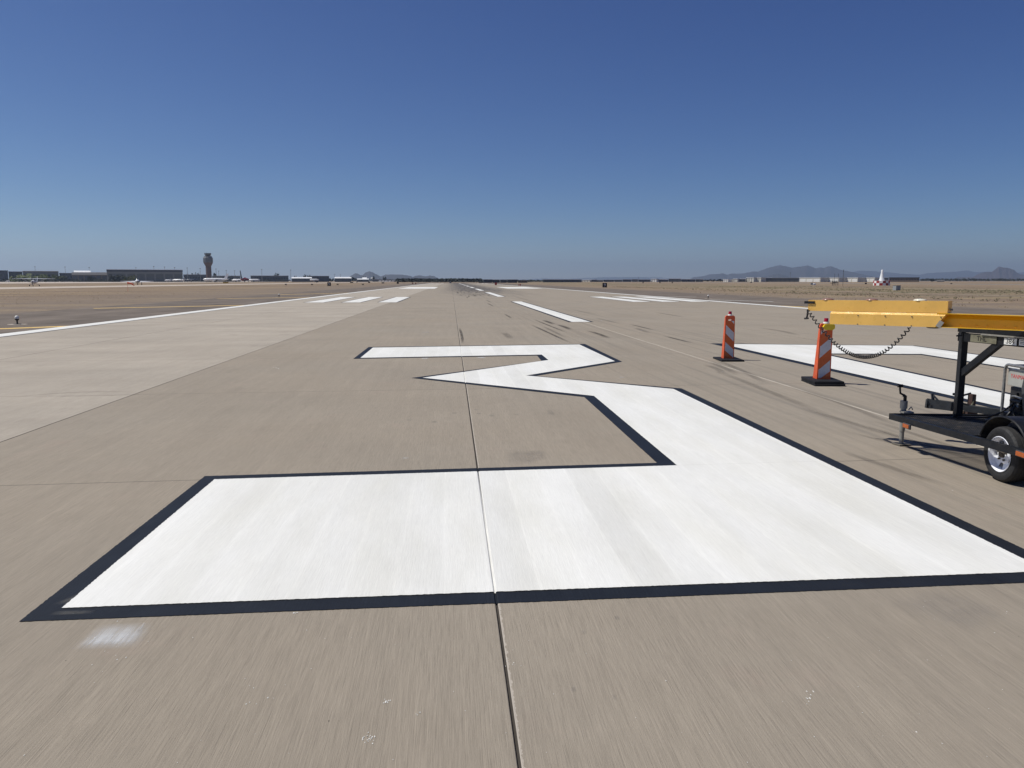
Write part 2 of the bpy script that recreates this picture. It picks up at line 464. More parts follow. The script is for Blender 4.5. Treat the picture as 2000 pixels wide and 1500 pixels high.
# --- the numeral 0 (its lower end lies beyond the right edge of the picture)
def rect(x0, x1, y0, y1): return [(x0, y0, 0), (x1, y0, 0), (x1, y1, 0), (x0, y1, 0)]
n0 = paint('numeral', [(8.60, 4.66, 0), (13.95, 4.66, 0), (13.87, 22.12, 0), (8.36, 23.22, 0)], .008, M['white'], holes=[[(9.40, 7.95, 0), (12.56, 7.95, 0), (12.56, 19.6, 0), (9.90, 19.95, 0)]]); n0['label'] = 'white painted numeral 0'
paint('numeral_outline', [(8.44, 4.5, 0), (14.1, 4.5, 0), (14.03, 22.25, 0), (8.10, 23.52, 0)], .004, M['black'], n0, holes=[[(9.55, 8.1, 0), (12.41, 8.1, 0), (12.42, 19.42, 0), (10.05, 19.74, 0)]])
# --- centre line, edge lines, touchdown bars, aiming points
for y0, y1 in ((36.4, 73), (95.6, 132), (155, 191), (214, 250), (273, 310), (335, 370), (395, 430), (455, 490), (515, 550), (575, 610)):
    s = paint('centreline_stripe', rect(5.73, 6.63, y0, y1), .008, M['white'], fray=False)
    paint('stripe_outline', rect(5.58, 6.78, y0 - .05, y1 + .05), .004, M['black'], s, fray=False)
for x0, x1, sgn in ((-16.6, -15.75, 1), (24.85, 25.7, -1)):
    o = paint('edge_line', rect(x0, x1, -15, 638), .008, M['white'], fray=False)
    paint('line_border', rect(x1, x1 + .1, -15, 638) if sgn > 0 else rect(x0 - .1, x0, -15, 638), .004, M['black'], o, fray=False)
for y0, y1 in ((71.3, 94.5), (505, 528)):
    for x0, x1 in ((-13.3, -11.6), (-9.95, -8.3), (-6.65, -5.0), (17.0, 18.7), (19.8, 21.5), (22.6, 24.3)):
        s = paint('touchdown_bar', rect(x0, x1, y0, y1), .008, M['white'], fray=False)
        paint('bar_outline', rect(x0 - .15, x1 + .15, y0 - .05, y1 + .1), .004, M['black'], s, fray=False)
for x0, x1 in ((-13.2, -4.1), (14.2, 23.2)):
    s = paint('aiming_point_bar', rect(x0, x1, 195, 245), .008, M['white'], fray=False)
# --- smudges and tyre marks on the concrete
def mark(name, p0, p1, w, mat, z=.0025, curve=0., seg=6):
    a, b = G(*p0), G(*p1); d = (b - a); n = Vector((-d.y, d.x, 0)).normalized()
    mb = MB(); uv = mb.bm.loops.layers.uv.new('UVMap'); L = []
    for k in range(seg + 1):
        t = k / seg; c = a.lerp(b, t) + n * curve * math.sin(math.pi * t)
        L.append((mb.bm.verts.new((c.x - n.x * w / 2, c.y - n.y * w / 2, z)), mb.bm.verts.new((c.x + n.x * w / 2, c.y + n.y * w / 2, z)), t))
    for (a0, b0, t0), (a1, b1, t1) in zip(L, L[1:]):
        f = mb.bm.faces.new((a0, b0, b1, a1))
        for lp, u in zip(f.loops, ((0, t0), (1, t0), (1, t1), (0, t1))): lp[uv].uv = u
    return mb.build(name, mat, runway)
RB, RF = M['rubber'], M['rubber_faint']
for p0, p1, w, m, cv in [
    ((1037, 634), (1117, 671), .16, RB, 0), ((1043, 624), (1110, 651), .14, RB, .0), ((1060, 637), (1104, 659), .2, RF, 0), ((1061, 625), (1084, 634), .30, RB, 0),
    ((1088, 634), (1115, 644), .28, RB, .05), ((1148, 646), (1191, 661), .26, RB, .05), ((985, 613), (1000, 622), .14, RB, 0), ((952, 592), (965, 599), .16, RB, 0), ((949, 586), (960, 591), .16, RB, 0),
    ((981, 649), (997, 662), .34, RF, .04), ((897, 640), (904, 672), .12, RB, .03), ((1230, 633), (1278, 645), .16, RB, 0), ((1296, 656), (1352, 670), .18, RB, 0), ((1240, 640), (1270, 651), .3, RF, 0),
    ((1160, 620), (1210, 632), .25, RF, 0), ((1120, 606), (1170, 614), .3, RF, 0), ((1390, 700), (1500, 752), .20, RF, .1), ((1374, 712), (1410, 731), .22, RF, .12), ((1385, 705), (1445, 733), .22, RF, 0), ((1530, 752), (1760, 835), .16, RF, .1),
    ((1560, 795), (1800, 868), .18, RF, 0), ((1400, 724), (1620, 812), .22, RF, 0), ((1640, 880), (1850, 950), .14, RF, 0), ((1700, 820), (1990, 915), .13, RF, 0), ((1640, 840), (1960, 932), .12, RF, .1), ((1690, 832), (1985, 925), .16, RF, 0),
    ((0, 778), (265, 765), .12, M['rubber_thin'], .3), ((60, 776), (280, 771), .09, M['rubber_thin'], 0), ((911, 579.5), (914, 582.5), .2, RB, 0),
    ((1005, 580), (1040, 588), .4, RF, 0), ((1440, 668), (1500, 684), .3, RF, 0), ((1280, 610), (1340, 620), .4, RF, 0), ((1480, 640), (1560, 655), .35, RF, .2)]:
    mark('tyre_mark', p0, p1, w, m, curve=cv)
def quad_mark(name, c, mat, z=.0025):
    mb = MB(); uv = mb.bm.loops.layers.uv.new('UVMap')
    f = mb.bm.faces.new([mb.bm.verts.new((q.x, q.y, z)) for q in (G(*k) for k in c)])
    for lp, u in zip(f.loops, ((0, 0), (1, 0), (1, 1), (0, 1))): lp[uv].uv = u
    return mb.build(name, mat, runway)
quad_mark('paint_overspray', ((130, 1272), (272, 1267), (305, 1215), (192, 1219)), M['overspray'])
quad_mark('paint_overspray', ((150, 1262), (262, 1258), (290, 1232), (190, 1236)), M['overspray'], .0032)
quad_mark('dust_smear', ((95, 1185), (150, 1180), (215, 1150), (170, 1152)), M['dust'], .006); quad_mark('dust_smear', ((90, 1204), (180, 1201), (190, 1193), (110, 1194)), M['dust'], .006)
mark('damp_patch', (1020, 878), (1018, 910), .42, M['damp']); mark('damp_patch', (1045, 879), (1052, 900), .25, M['damp'])
mark('damp_patch', (1765, 1160), (1950, 1220), .55, M['damp_faint']); mark('tar_smear', (1072, 800), (1080, 812), .12, M['damp'])
for x, y, s in ((800, 820, .2), (848, 824, .18), (888, 807, .16), (960, 812, .2), (930, 800, .16), (935, 808, .14), (1008, 810, .12), (1205, 1207, .07), (1120, 1347, .06), (1200, 1363, .06), (1140, 1236, .06)):
    mark('damp_patch', (x - 6, y), (x + 6, y), s, M['damp'])
mark('paint_scuff', (822, 700), (838, 700), .35, M['overspray']); mark('paint_scuff', (930, 698.5), (950, 698.5), .35, M['overspray'])
mark('paint_scuff', (822, 649), (841, 649), .2, M['overspray']); mark('paint_scuff', (783, 895), (800, 895), .04, M['overspray'])
mark('paint_scuff', (1209, 737), (1220, 737), .12, M['overspray']); mark('paint_scuff', (1280, 578), (1300, 580), .3, M['overspray']); mark('paint_scuff', (270, 1235), (283, 1216), .012, M['overspray'])
for _ in range(46):                                  # short skids where the wheels touch down
    x, y = R.uniform(.8, 5.2), R.uniform(92, 165); L_ = R.uniform(3, 12); dx = R.uniform(-.25, .25); w_ = R.uniform(.14, .42)
    quad = [(x, y), (x + w_, y), (x + w_ + dx, y + L_), (x + dx, y + L_)]
    mb = MB(); uv = mb.bm.loops.layers.uv.new('UVMap'); f = mb.bm.faces.new([mb.bm.verts.new((p_[0], p_[1], .0025)) for p_ in quad])
    for lp, u in zip(f.loops, ((0, 0), (1, 0), (1, 1), (0, 1))): lp[uv].uv = u
    mb.build('tyre_mark', RB, runway)
# small flakes of dried white paint
mb = MB()
def flake(x, y, s):
    c = G(x, y); n = R.randint(4, 6); a0 = R.uniform(0, 6)
    mb.poly([(c.x + s * R.uniform(.3, 1.1) * math.cos(a0 + 6.283 * k / n), c.y + s * R.uniform(.4, 2.2) * math.sin(a0 + 6.283 * k / n), .0022) for k in range(n)])
for cx, cy, n, sp, s in ((718, 1443, 20, 9, .0034), (1002, 1291, 10, 10, .003), (756, 1370, 7, 5, .004), (815, 1392, 4, 4, .003), (1580, 1363, 8, 8, .004), (200, 1270, 14, 26, .003), (1820, 1160, 10, 22, .003), (510, 1350, 8, 25, .003),
                        (578, 1198, 3, 2, .005), (1950, 1200, 3, 30, .004), (545, 720, 3, 6, .02), (260, 1212, 8, 60, .003)):
    for _ in range(n): flake(R.gauss(cx, sp), R.gauss(cy, sp * .7), s * R.uniform(.5, 1.6))
for _ in range(60): flake(R.uniform(0, 2000), R.uniform(1190, 1495), R.uniform(.0012, .0032))
mb.build('paint_flakes', M['white'], runway)['kind'] = 'stuff'

# --- shoulders, taxiways, aprons
XSL = -26.6
sh = sheet('shoulder', XSL, XL - .002, -20, 640, -.006, M['shoulder']); sh['label'] = 'dark asphalt shoulder left of the runway'; sh['category'] = 'shoulder'
sh2 = sheet('shoulder', XR + .002, 38.5, -20, 640, -.006, M['shoulder']); sh2['label'] = 'dark asphalt shoulder right of the runway'; sh2['category'] = 'shoulder'
def bar(p0, p1, w, par, mat=M['yellow_line']):
    a, b = G(*p0, -.006), G(*p1, -.006); d = (b - a); n = Vector((-d.y, d.x, 0)).normalized() * w / 2
    b2 = b
    o = MB().poly([(q.x, q.y, -.002) for q in (a - n, b2 - n, b2 + n, a + n)]).build('shoulder_stripe', mat, par)
bar((-60, 644.5), (168, 636), .65, sh); bar((183, 602.3), (490, 596), .75, sh); bar((424, 583.6), (606, 580.6), .8, sh); bar((545, 575.5), (690, 572), .9, sh)
bar((1290, 579), (1360, 580), .5, sh2, M['white']); bar((1385, 585.5), (1510, 589), .5, sh2, M['white']); bar((1490, 596), (1700, 606), .6, sh2)
xa, xb = G(0, 561.0).x, G(0, 564.6).x
tw = sheet('taxiway', xa, xb, -60, 2300, -.02, M['pale_concrete']); tw['label'] = 'pale parallel taxiway beyond the left infield'
sheet('apron', -1500, -330, 200, 2400, -.02, M['pale_concrete'])
sheet('service_road', 118, 122, -60, 2200, -.02, M['dirt_road'])
sheet('far_runway', 285, 330, -60, 2200, -.02, M['old_asphalt'])
sheet('dirt_track', 72, 74.5, -60, 900, -.02, M['dirt_road'])

# ------------------------------------------------------------------ barricades
M['orange'] = pm('orange_plastic', (.72, .105, .028), .45, var=.14, scale=5, dirt=.3)
M['orange_sheet'] = pm('orange_reflective_sheet', (.62, .12, .022), .35, var=.08, scale=9, dirt=.14)
M['silver_sheet'] = pm('white_reflective_sheet', (.60, .60, .62), .35, var=.08, scale=9, dirt=.16)
M['rubber_base'] = pm('black_rubber', (.011, .0115, .014), .75, var=.3, scale=9, dirt=.08, spec=.25)
M['red_lens'] = pm('red_lens', (.32, .006, .02), .12, var=.1, scale=20)
M['white_plastic'] = pm('white_plastic', (.75, .74, .70), .4, var=.05)
M['yellow_plastic'] = pm('yellow_plastic', (.78, .55, .02), .4, var=.08)
def barricade(label, xc, zc, rz, flip, stacked, lamp):
    t = thing('barricade', label, 'barricade', W(xc, zc, 0), rz - YAW, 'orange barricades on the runway')
    mb = MB()
    bt = .044; mb.box((.0, 0, bt / 2), (.56, .82, bt), bev=.008, top=(.985, .985)); z0 = bt
    b = mb.build('base', M['rubber_base'], t, 40)
    if stacked:
        MB().box((-.008, .012, bt * 1.5 + .002), (.55, .80, bt), bev=.008, top=(.985, .985)).build('base_slab', M['rubber_base'], b, 40); z0 = bt * 2 + .002
    if stacked: hh = 1.06
    else: hh = 1.06
    # body: flat front, back that flares towards the foot, slot for a hand near the top
    wb, wt, yf = .128, .117, -.04
    def out(w0, w1, y0, y1):
        pts = [(-w0, y0, z0), (w0, y0, z0)]
        c = .035
        pts += [(w1 + .0, y1, z0 + hh - c), (w1 - c * .5, y1, z0 + hh - c * .25), (w1 - c, y1, z0 + hh), (-w1 + c, y1, z0 + hh), (-w1 + c * .5, y1, z0 + hh - c * .25), (-w1, y1, z0 + hh - c)]
        return pts
    hz = z0 + hh - .105
    hole = [(.05 * math.cos(a), .0, hz + (.034 * math.sin(a) if math.sin(a) < 0 else .012 * math.sin(a))) for a in [2 * math.pi * k / 16 for k in range(16)]]
    bm2 = MB(); bm = bm2.bm
    rings = []
    for side in (0, 1):
        loops = []
        for L in (out(wb, wt, 0, 0), hole):
            vs = []
            for p in L:
                s = (p[2] - z0) / hh
                y = yf if side == 0 else yf + .06 + .17 * (1 - s) ** 1.15
                vs.append(bm.verts.new((p[0], y, p[2])))
            loops.append(vs)
        es = [bm.edges.new((l[i], l[(i + 1) % len(l)])) for l in loops for i in range(len(l))]
        bmesh.ops.triangle_fill(bm, edges=es, use_beauty=True)
        rings.append(loops)
    for la, lb in zip(rings[0], rings[1]):
        for i in range(len(la)): bm.faces.new((la[i], la[(i + 1) % len(la)], lb[(i + 1) % len(lb)], lb[i]))
    body = bm2.build('panel', M['orange'], t)
    # reflective sheeting on the front
    def U(u, v): # u 0..1 across the sheet, v metres above the foot
        w = .105 + (.096 - .105) * v / hh
        return (-w + 2 * w * u, yf - .003, z0 + v)
    def sh_(name, q, mat, dy): MB().prism([(x, y - dy, z) for x, y, z in (U(*k) for k in q)], (0, .0024, 0)).build(name, mat, body)
    sh_('orange_sheet', [(0, .02), (1, .02), (1, .93), (0, .93)], M['orange_sheet'], 0)
    if not flip: st = [[(.62, .928), (1, .855), (1, .928)], [(0, .83), (0, .62), (1, .42), (1, .64)], [(0, .41), (0, .20), (1, .022), (1, .22)]]
    else: st = [[(0, .928), (0, .85), (.33, .928)], [(0, .40), (1, .585), (1, .80), (0, .62)], [(0, .022), (.22, .022), (1, .15), (1, .365), (0, .18)]]
    for q in st: sh_('white_stripe', q, M['silver_sheet'], .003)
    # beacon
    zt = z0 + hh
    bc = MB().lathe([(.0, 0), (.056, 0), (.056, .016), (.046, .034), (.0, .034)], 20, Matrix.Translation((0, yf + .03, zt - .003))).build('beacon_base', M['white_plastic'], t, 40)
    MB().lathe([(.041, .034), (.041, .05), (.039, .055), (.038, .098), (.034, .104), (0, .106)], 20, Matrix.Translation((0, yf + .03, zt - .003))).build('beacon_lens', M['red_lens'], bc, 40)
    if lamp:
        hexa = [(.115, -.045), (.075, -.075), (-.055, -.075), (-.10, -.02), (-.075, .028), (.0, .035), (.09, .035), (.115, .02)]
        MB().prism([(x + .02, yf - .010, zt - .045 + z) for x, z in hexa], (0, -.06, 0)).build('warning_lamp', M['yellow_plastic'], t, 30)
    return t
barricade('orange striped barricade on a single thin black base, farther from the trailer', 5.37, 18.98, 0., False, False, False)
barricade('orange striped barricade with yellow lamp, in front of the coiled cord', 5.95, 14.58, rad(-3), True, True, True)

# ------------------------------------------------------------------ trailer with folded lighted closure arms
M['frame'] = pm('black_painted_steel', (.0085, .010, .0135), .42, var=.25, scale=7, dirt=.08, spec=.3)
M['deck'] = pm('dusty_expanded_steel', (.016, .017, .02), .6, var=.35, scale=5, dirt=.35)
M['dirty_steel'] = pm('dirty_steel', (.15, .135, .11), .7, .2, var=.2, scale=15, dirt=.4)
M['coupler'] = pm('worn_grey_steel', (.055, .06, .066), .5, .2, var=.25, scale=12, dirt=.2)
M['yellow'] = pm('yellow_powder_coat', (.74, .435, .10), .34, var=.07, scale=4, dirt=.10)
M['yellow_deep'] = pm('deep_yellow_paint', (.74, .42, .012), .4, var=.05, scale=3)
M['galv'] = pm('galvanised_steel', (.30, .29, .265), .5, .3, var=.15, scale=12, dirt=.2)
M['amber'] = pm('amber_reflector', (.42, .10, .02), .2, var=.1, scale=30)
M['tyre'] = pm('tyre_rubber', (.014, .014, .015), .75, var=.3, scale=14, dirt=.12)
M['rim'] = pm('white_wheel_paint', (.82, .83, .87), .3, var=.04, scale=8)
M['hub'] = pm('greasy_hub_steel', (.09, .075, .06), .5, .6, var=.4, scale=30)
M['grey_panel'] = pm('grey_machine_paint', (.40, .40, .37), .4, var=.06, scale=9)
M['dark_grey'] = pm('dark_grey_plastic', (.06, .062, .068), .5, var=.15, scale=9)
M['engine'] = pm('engine_castings', (.03, .03, .033), .5, .3, var=.5, scale=25)
M['alloy'] = pm('dull_alloy', (.34, .34, .33), .4, .7, var=.3, scale=30)
M['red_letter'] = pm('red_lettering', (.55, .02, .03), .5, var=.05)
M['black_letter'] = pm('black_lettering', (.012, .012, .013), .6, var=.05)
M['sticker'] = pm('white_sticker', (.74, .74, .72), .5, var=.06, scale=20)
M['olive'] = pm('pale_olive_primer', (.16, .152, .105), .6, var=.25, scale=12, dirt=.2)
M['lens_brown'] = pm('dusty_lamp_lens', (.27, .15, .11), .3, var=.1)
M['lens_white'] = pm('cream_lamp_lens', (.72, .68, .55), .3, var=.05)
M['chain'] = pm('rusty_chain', (.10, .065, .045), .6, .5, var=.3, scale=40)
M['rust'] = pm('rusty_bracket', (.06, .032, .026), .7, var=.3, scale=25)
M['cord'] = pm('black_cord', (.012, .012, .013), .45, var=.1)

T0 = Vector((5.0, 8.0, 0))
TR = thing('light_trailer', 'black steel trailer carrying a folded yellow lighted marker boom', 'trailer', W(T0.x, T0.y, 0), -YAW)
def TB(): return MB(T0)
DH = .40                                           # top of the deck rails
# side rail, front rail, inner members
mb = TB()
RX = lambda z: 4.475 + .13 * (8.93 - z)             # the side rail toes out a little towards the wheel
mb.beam((RX(8.93), 8.93, DH - .033), (RX(4.6), 4.6, DH - .033), .05, .062, bev=.004); side = mb.build('side_rail', M['frame'], TR)
mb = TB(); mb.beam((4.505, 8.90, DH - .033), (6.5, 8.78, DH - .033), .05, .066, bev=.004)
fr_ = mb.build('front_rail', M['frame'], TR)
mb = TB()
mb.beam((5.16, 8.83, DH - .05), (5.18, 4.6, DH - .05), .05, .07); mb.beam((6.35, 8.76, DH - .05), (6.38, 4.6, DH - .05), .05, .08)
mb.beam((RX(7.76) + .03, 7.76, DH - .042), (6.4, 7.70, DH - .042), .05, .06); mb.beam((5.18, 6.0, DH - .05), (6.36, 6.0, DH - .05), .05, .07)
mb.build('chassis_frame', M['frame'], TR)
# expanded metal deck: crossing strands, open to the sun
mb = TB()
def clipseg(ax, ay, dx, dy, x0, x1, y0, y1):
    t0, t1 = -1e9, 1e9
    for p, d, lo, hi in ((ax, dx, x0, x1), (ay, dy, y0, y1)):
        a, b = (lo - p) / d, (hi - p) / d
        t0, t1 = max(t0, min(a, b)), min(t1, max(a, b))
    return (t0, t1) if t1 - t0 > .02 else None
for sgn in (1, -1):
    for k in range(-110, 290):
        ax = 4.5 + k * .023; dx, dy = .46 * sgn, 1.
        c = clipseg(ax, 7.7 if sgn > 0 else 7.7, dx, dy, 4.505, 6.4, 7.70, 8.87)
        if c: mb.beam((ax + dx * c[0], 7.7 + dy * c[0], DH - .012), (ax + dx * c[1], 7.7 + dy * c[1], DH - .012), .0036, .006 if sgn > 0 else .0052)
for v in mb.bm.verts: v.co.x += .13 * (8.93 - v.co.y) * max(0., 1 - (v.co.x - 4.5) / 1.95)
mb.build('deck_mesh', M['deck'], TR)
mb = TB(); mb.box((5.62, 6.8, DH - .014), (1.16, 1.8, .012)); mb.build('deck_plate', M['deck'], TR)
# amber side reflectors
for z in (8.58, 6.93):
    mb = TB(); mb.box((RX(z) - .036, z, DH - .085 if z > 8 else DH - .036), (.022, .15, .058), bev=.005); o = mb.build('side_reflector', M['dark_grey'], TR)
    mb = TB(); mb.box((RX(z) - .049, z, DH - .085 if z > 8 else DH - .036), (.012, .125, .042), bev=.004); mb.build('reflector_lens', M['amber'], o)
# stabiliser jack with its crank
jx, jz = 4.665, 9.03
mb = TB(); mb.tube([(jx, jz, .02), (jx, jz, .19)], .026, 14); mb.tube([(jx, jz, .17), (jx, jz, .48)], .032, 14)
mb.tube([(jx, jz, .445), (jx, jz, .535)], .042, 14)
jk = mb.build('stabiliser_jack', M['galv'], TR, 40)
TB().box((jx, jz, .012), (.15, .15, .016), rad(12), bev=.003).build('jack_foot', M['dirty_steel'], jk)
mb = TB(); mb.box((jx + .01, jz - .06, DH + .01), (.12, .10, .016)); mb.tube([(jx + .05, jz - .02, DH + .03), (jx + .08, jz - .02, DH + .065), (jx + .10, jz - .02, DH + .03)], .007, 6); mb.build('jack_bracket', M['galv'], jk)
mb = TB(); mb.tube([(jx + .01, jz, .53), (jx + .01, jz, .59), (jx - .01, jz, .60)], .020, 8); mb.tube([(jx, jz, .60), (jx - .045, jz + .01, .625), (jx - .058, jz, .68), (jx - .058, jz, .70)], .012, 8)
mb.tube([(jx - .085, jz, .715), (jx - .03, jz, .715)], .019, 10); mb.build('jack_crank', M['frame'], jk, 40)
# tongue, coupler, safety chains, its own jack
def PCc(x, y, h): 
    r, f, u = ray(x, y); t = (h - H) / u; return Vector((r * t, f * t, h))
c0, c1 = PCc(1812, 787.5, .46), PCc(1965, 807, .42)
dt = (c1 - c0).normalized()
mb = TB(); mb.beam(c0 + dt * .22, c1 + dt * .5, .065, .066, bev=.006); tg = mb.build('tongue', M['coupler'], TR)
mb = TB(); mb.beam(c0, c0 + dt * .26, .080, .062, bev=.022); mb.beam(c0 + dt * .06 + Vector((0, 0, .02)), c0 + dt * .04 + Vector((0, 0, .13)), .022, .03); mb.beam(c0 + dt * .04 + Vector((0, 0, .12)), c0 + dt * .12 + Vector((0, 0, .04)), .014, .02)
mb.lathe([(.0, 0), (.05, 0), (.05, .045), (.0, .045)], 14, Matrix.Translation(c0 + dt * .03 + Vector((0, 0, -.055)))); mb.build('coupler', M['coupler'], tg, 40)
for q, ln in ((.27, .13), (.37, .11)):
    mb = TB(); p = c0 + dt * q
    for k in range(6):
        z = -.05 - k * ln / 5; a = Vector((.013 if k % 2 else .003, .003 if k % 2 else .013, 0))
        cpt = p + Vector((.006 * math.sin(k), -.03, z)); mb.tube([cpt + a * math.cos(s) + Vector((0, 0, .022 * math.sin(s))) for s in [6.283 * j / 8 for j in range(9)]], .0062, 5, cap=False)
    mb.build('safety_chain', M['chain'], tg)
mb = TB(); mb.box(c0 + dt * .30 + Vector((0, 0, .02)), (.09, .10, .06), .5, bev=.01); mb.tube([c0 + dt * .26 + Vector((0, -.02, .05)), c0 + dt * .34 + Vector((0, -.02, .055)), c0 + dt * .44 + Vector((0, -.01, .04))], .012, 6); mb.build('chain_anchor', M['frame'], tg, 40)
jb = PCc(1895, 783, .50)
mb = TB(); mb.box(jb + Vector((.03, .02, 0)), (.06, .07, .16), .3, bev=.006); mb.box(jb + Vector((.03, .02, -.15)), (.14, .06, .10), .2); bk = mb.build('winch_bracket', M['rust'], tg)
mb = TB(); mb.tube([jb + Vector((-.14, .05, .05)), jb + Vector((-.06, .05, .06)), jb + Vector((.02, .03, .09))], .012, 7); mb.box(jb + Vector((-.15, .05, .075)), (.075, .03, .03), bev=.006)
mb.tube([jb + Vector((-.15, .05, .07)), jb + Vector((-.16, .05, -.06))], .015, 7); mb.build('winch_handle', M['frame'], tg, 40)
mb = TB(); mb.tube([jb + Vector((-.1, -.02, -.09)), jb + Vector((-.02, -.03, -.085)), jb + Vector((.02, -.02, -.03)), jb + Vector((.04, 0, .06))], .010, 6); mb.build('winch_strap', M['olive'], tg, 40)
# post, brace and cradle bars
px, pz = 5.145, 8.74
mb = TB(); mb.box((px, pz, (.37 + 1.365) / 2), (.072, .072, 1.365 - .37), bev=.005); mb.box((px, pz, .385), (.13, .13, .018)); post = mb.build('post', M['frame'], TR)
TB().tube([(px - .05, pz - .03, .39), (px - .05, pz - .03, .43)], .018, 8).build('bolt', M['frame'], post)
d_bar = Vector((.20, -1., 0)).normalized()
b0 = Vector((px, pz, 0))
def along(s, h, side=0.): return Vector((b0.x + d_bar.x * s + d_bar.y * -side * -1 * 0 + side, b0.y + d_bar.y * s, h))
mb = TB(); mb.beam(along(.52, 1.295), along(.02, .90), .055, .075, bev=.004); mb.build('brace', M['frame'], TR)
mb = TB(); mb.beam(along(-.05, 1.315), along(3.4, 1.315), .06, .085, bev=.004); low = mb.build('cradle_bar', M['frame'], TR)
mb = TB(); mb.beam(along(.30, 1.3685), along(3.4, 1.3685), .11, .016); mb.build('grey_angle', M['galv'], low)
mb = TB(); mb.beam(along(-.05, 1.402), along(3.4, 1.402), .075, .05, bev=.004); mb.build('boom_saddle', M['frame'], TR)
# side plates and lettering on the left face of the bar (faces -x)
nl = Vector((d_bar.y, -d_bar.x, 0))                # points left
if nl.x > 0: nl = -nl
def onbar(s, h, out): return along(s, h) + nl * out
def plate(name, s0, s1, h0, h1, mat, par, out=.034, th=.004):
    m = TB(); m.prism([onbar(s0, h0, out), onbar(s1, h0, out), onbar(s1, h1, out), onbar(s0, h1, out)], nl * th)
    return m.build(name, mat, par)
pl = plate('pale_plate', .14, .50, 1.275, 1.355, M['olive'], TR)
text('lettering', 'THL', .075, M['black_letter'], pl, Matrix.Translation(-T0) @ facing(onbar(.30, 1.315, .0392), d_bar, (0, 0, 1)))
stk = plate('number_sticker', .60, .76, 1.282, 1.352, M['sticker'], TR)
text('lettering', '384', .075, M['black_letter'], stk, Matrix.Translation(-T0) @ facing(onbar(.68, 1.317, .0392), d_bar, (0, 0, 1)))
stk = plate('small_sticker', .79, .87, 1.285, 1.349, M['sticker'], TR)
for k in range(3): 
    m = TB(); z = 1.30 + k * .017; m.prism([onbar(.805, z, .0385), onbar(.855, z, .0385), onbar(.855, z + .006, .0385), onbar(.805, z + .006, .0385)], nl * .001); m.build('printed_line', M['black_letter'], stk)
mb = TB(); mb.box(Vector((px - .02, pz, 1.36)), (.05, .05, .03)); mb.tube([(px - .09, pz - .01, 1.33), (px - .02, pz - .02, 1.335), (px + .0, pz - .02, 1.37)], .010, 7); mb.build('locking_pin', M['frame'], post, 40)
# ---- the folded boom
BL, BR = (3.65, 9.51), (4.70, 8.32)
bl = Vector((BL[0], BL[1], 0)); br = Vector((BR[0], BR[1], 0)); db = (br - bl).normalized(); nb = Vector((-db.y, db.x, 0)); 
if nb.y > 0: nb = -nb                               # towards the camera
bk_ = -nb                                           # away from it
LEN = (br - bl).length
boom = bpy.data.objects.new('boom', None); COL.objects.link(boom); boom.parent = TR
def section(s0, s1, prof0, prof1=None, sk=0.):
    """prof: (out towards camera, height) outline at s0 and s1 along the boom"""
    m = TB(); prof1 = prof1 or prof0
    a = [m.bm.verts.new(bl + db * s0 + nb * o + Vector((0, 0, h))) for o, h in prof0]
    b = [m.bm.verts.new(bl + db * (s1 - sk * max(0., -o * 0)) + nb * o + Vector((0, 0, h))) for o, h in prof1]
    n = len(a)
    m.bm.faces.new(a[::-1]); m.bm.faces.new(b)
    for k in range(n): m.bm.faces.new((a[k], a[(k + 1) % n], b[(k + 1) % n], b[k]))
    return m
dl = lambda s, h: h - .018 * (1 - s / LEN)           # the arm sags a little towards its tip
up0 = [(0, dl(0, 1.734)), (0, dl(0, 1.603)), (-.12, dl(0, 1.603)), (-.12, dl(0, 1.734))]
up1 = [(0, 1.734), (0, 1.603), (-.12, 1.603), (-.12, 1.734)]
arm = section(0, LEN, up0, up1).build('upper_arm', M['yellow'], boom)
s0 = (VP(1624, 610, BL, BR) - Vector((bl.x, bl.y, 0))); s0 = Vector((s0.x, s0.y, 0)).dot(db)
lo0 = [(.004, dl(s0, 1.599)), (.034, dl(s0, 1.575)), (.034, dl(s0, 1.449)), (-.12, dl(s0, 1.449)), (-.12, dl(s0, 1.599))]
m = TB(); off1 = [LEN - .005, LEN - .012, LEN - .10, LEN - .10, LEN - .005]
a = [m.bm.verts.new(bl + db * s0 + nb * o + Vector((0, 0, h))) for o, h in lo0]
b = [m.bm.verts.new(bl + db * s + nb * o + Vector((0, 0, h + .018 * (1 - s0 / LEN)))) for (o, h), s in zip(lo0, off1)]
m.bm.faces.new(a[::-1]); m.bm.faces.new(b)
for k in range(5): m.bm.faces.new((a[k], a[(k + 1) % 5], b[(k + 1) % 5], b[k]))
for f in m.bm.faces: f.material_index = 0
for s in (.30, .62, .93, 1.22, 1.52):
    for h, oo in ((1.56, .034), (1.457, .034)):
        if s > s0 and not (s > 1.5 and h < 1.5): m.tube([bl + db * (s + .02) + nb * oo + Vector((0, 0, dl(s, h))), bl + db * (s + .02) + nb * (oo + .008) + Vector((0, 0, dl(s, h)))], .007, 6, 1)
larm = m.build('lower_arm', [M['yellow'], M['dark_grey']], boom)
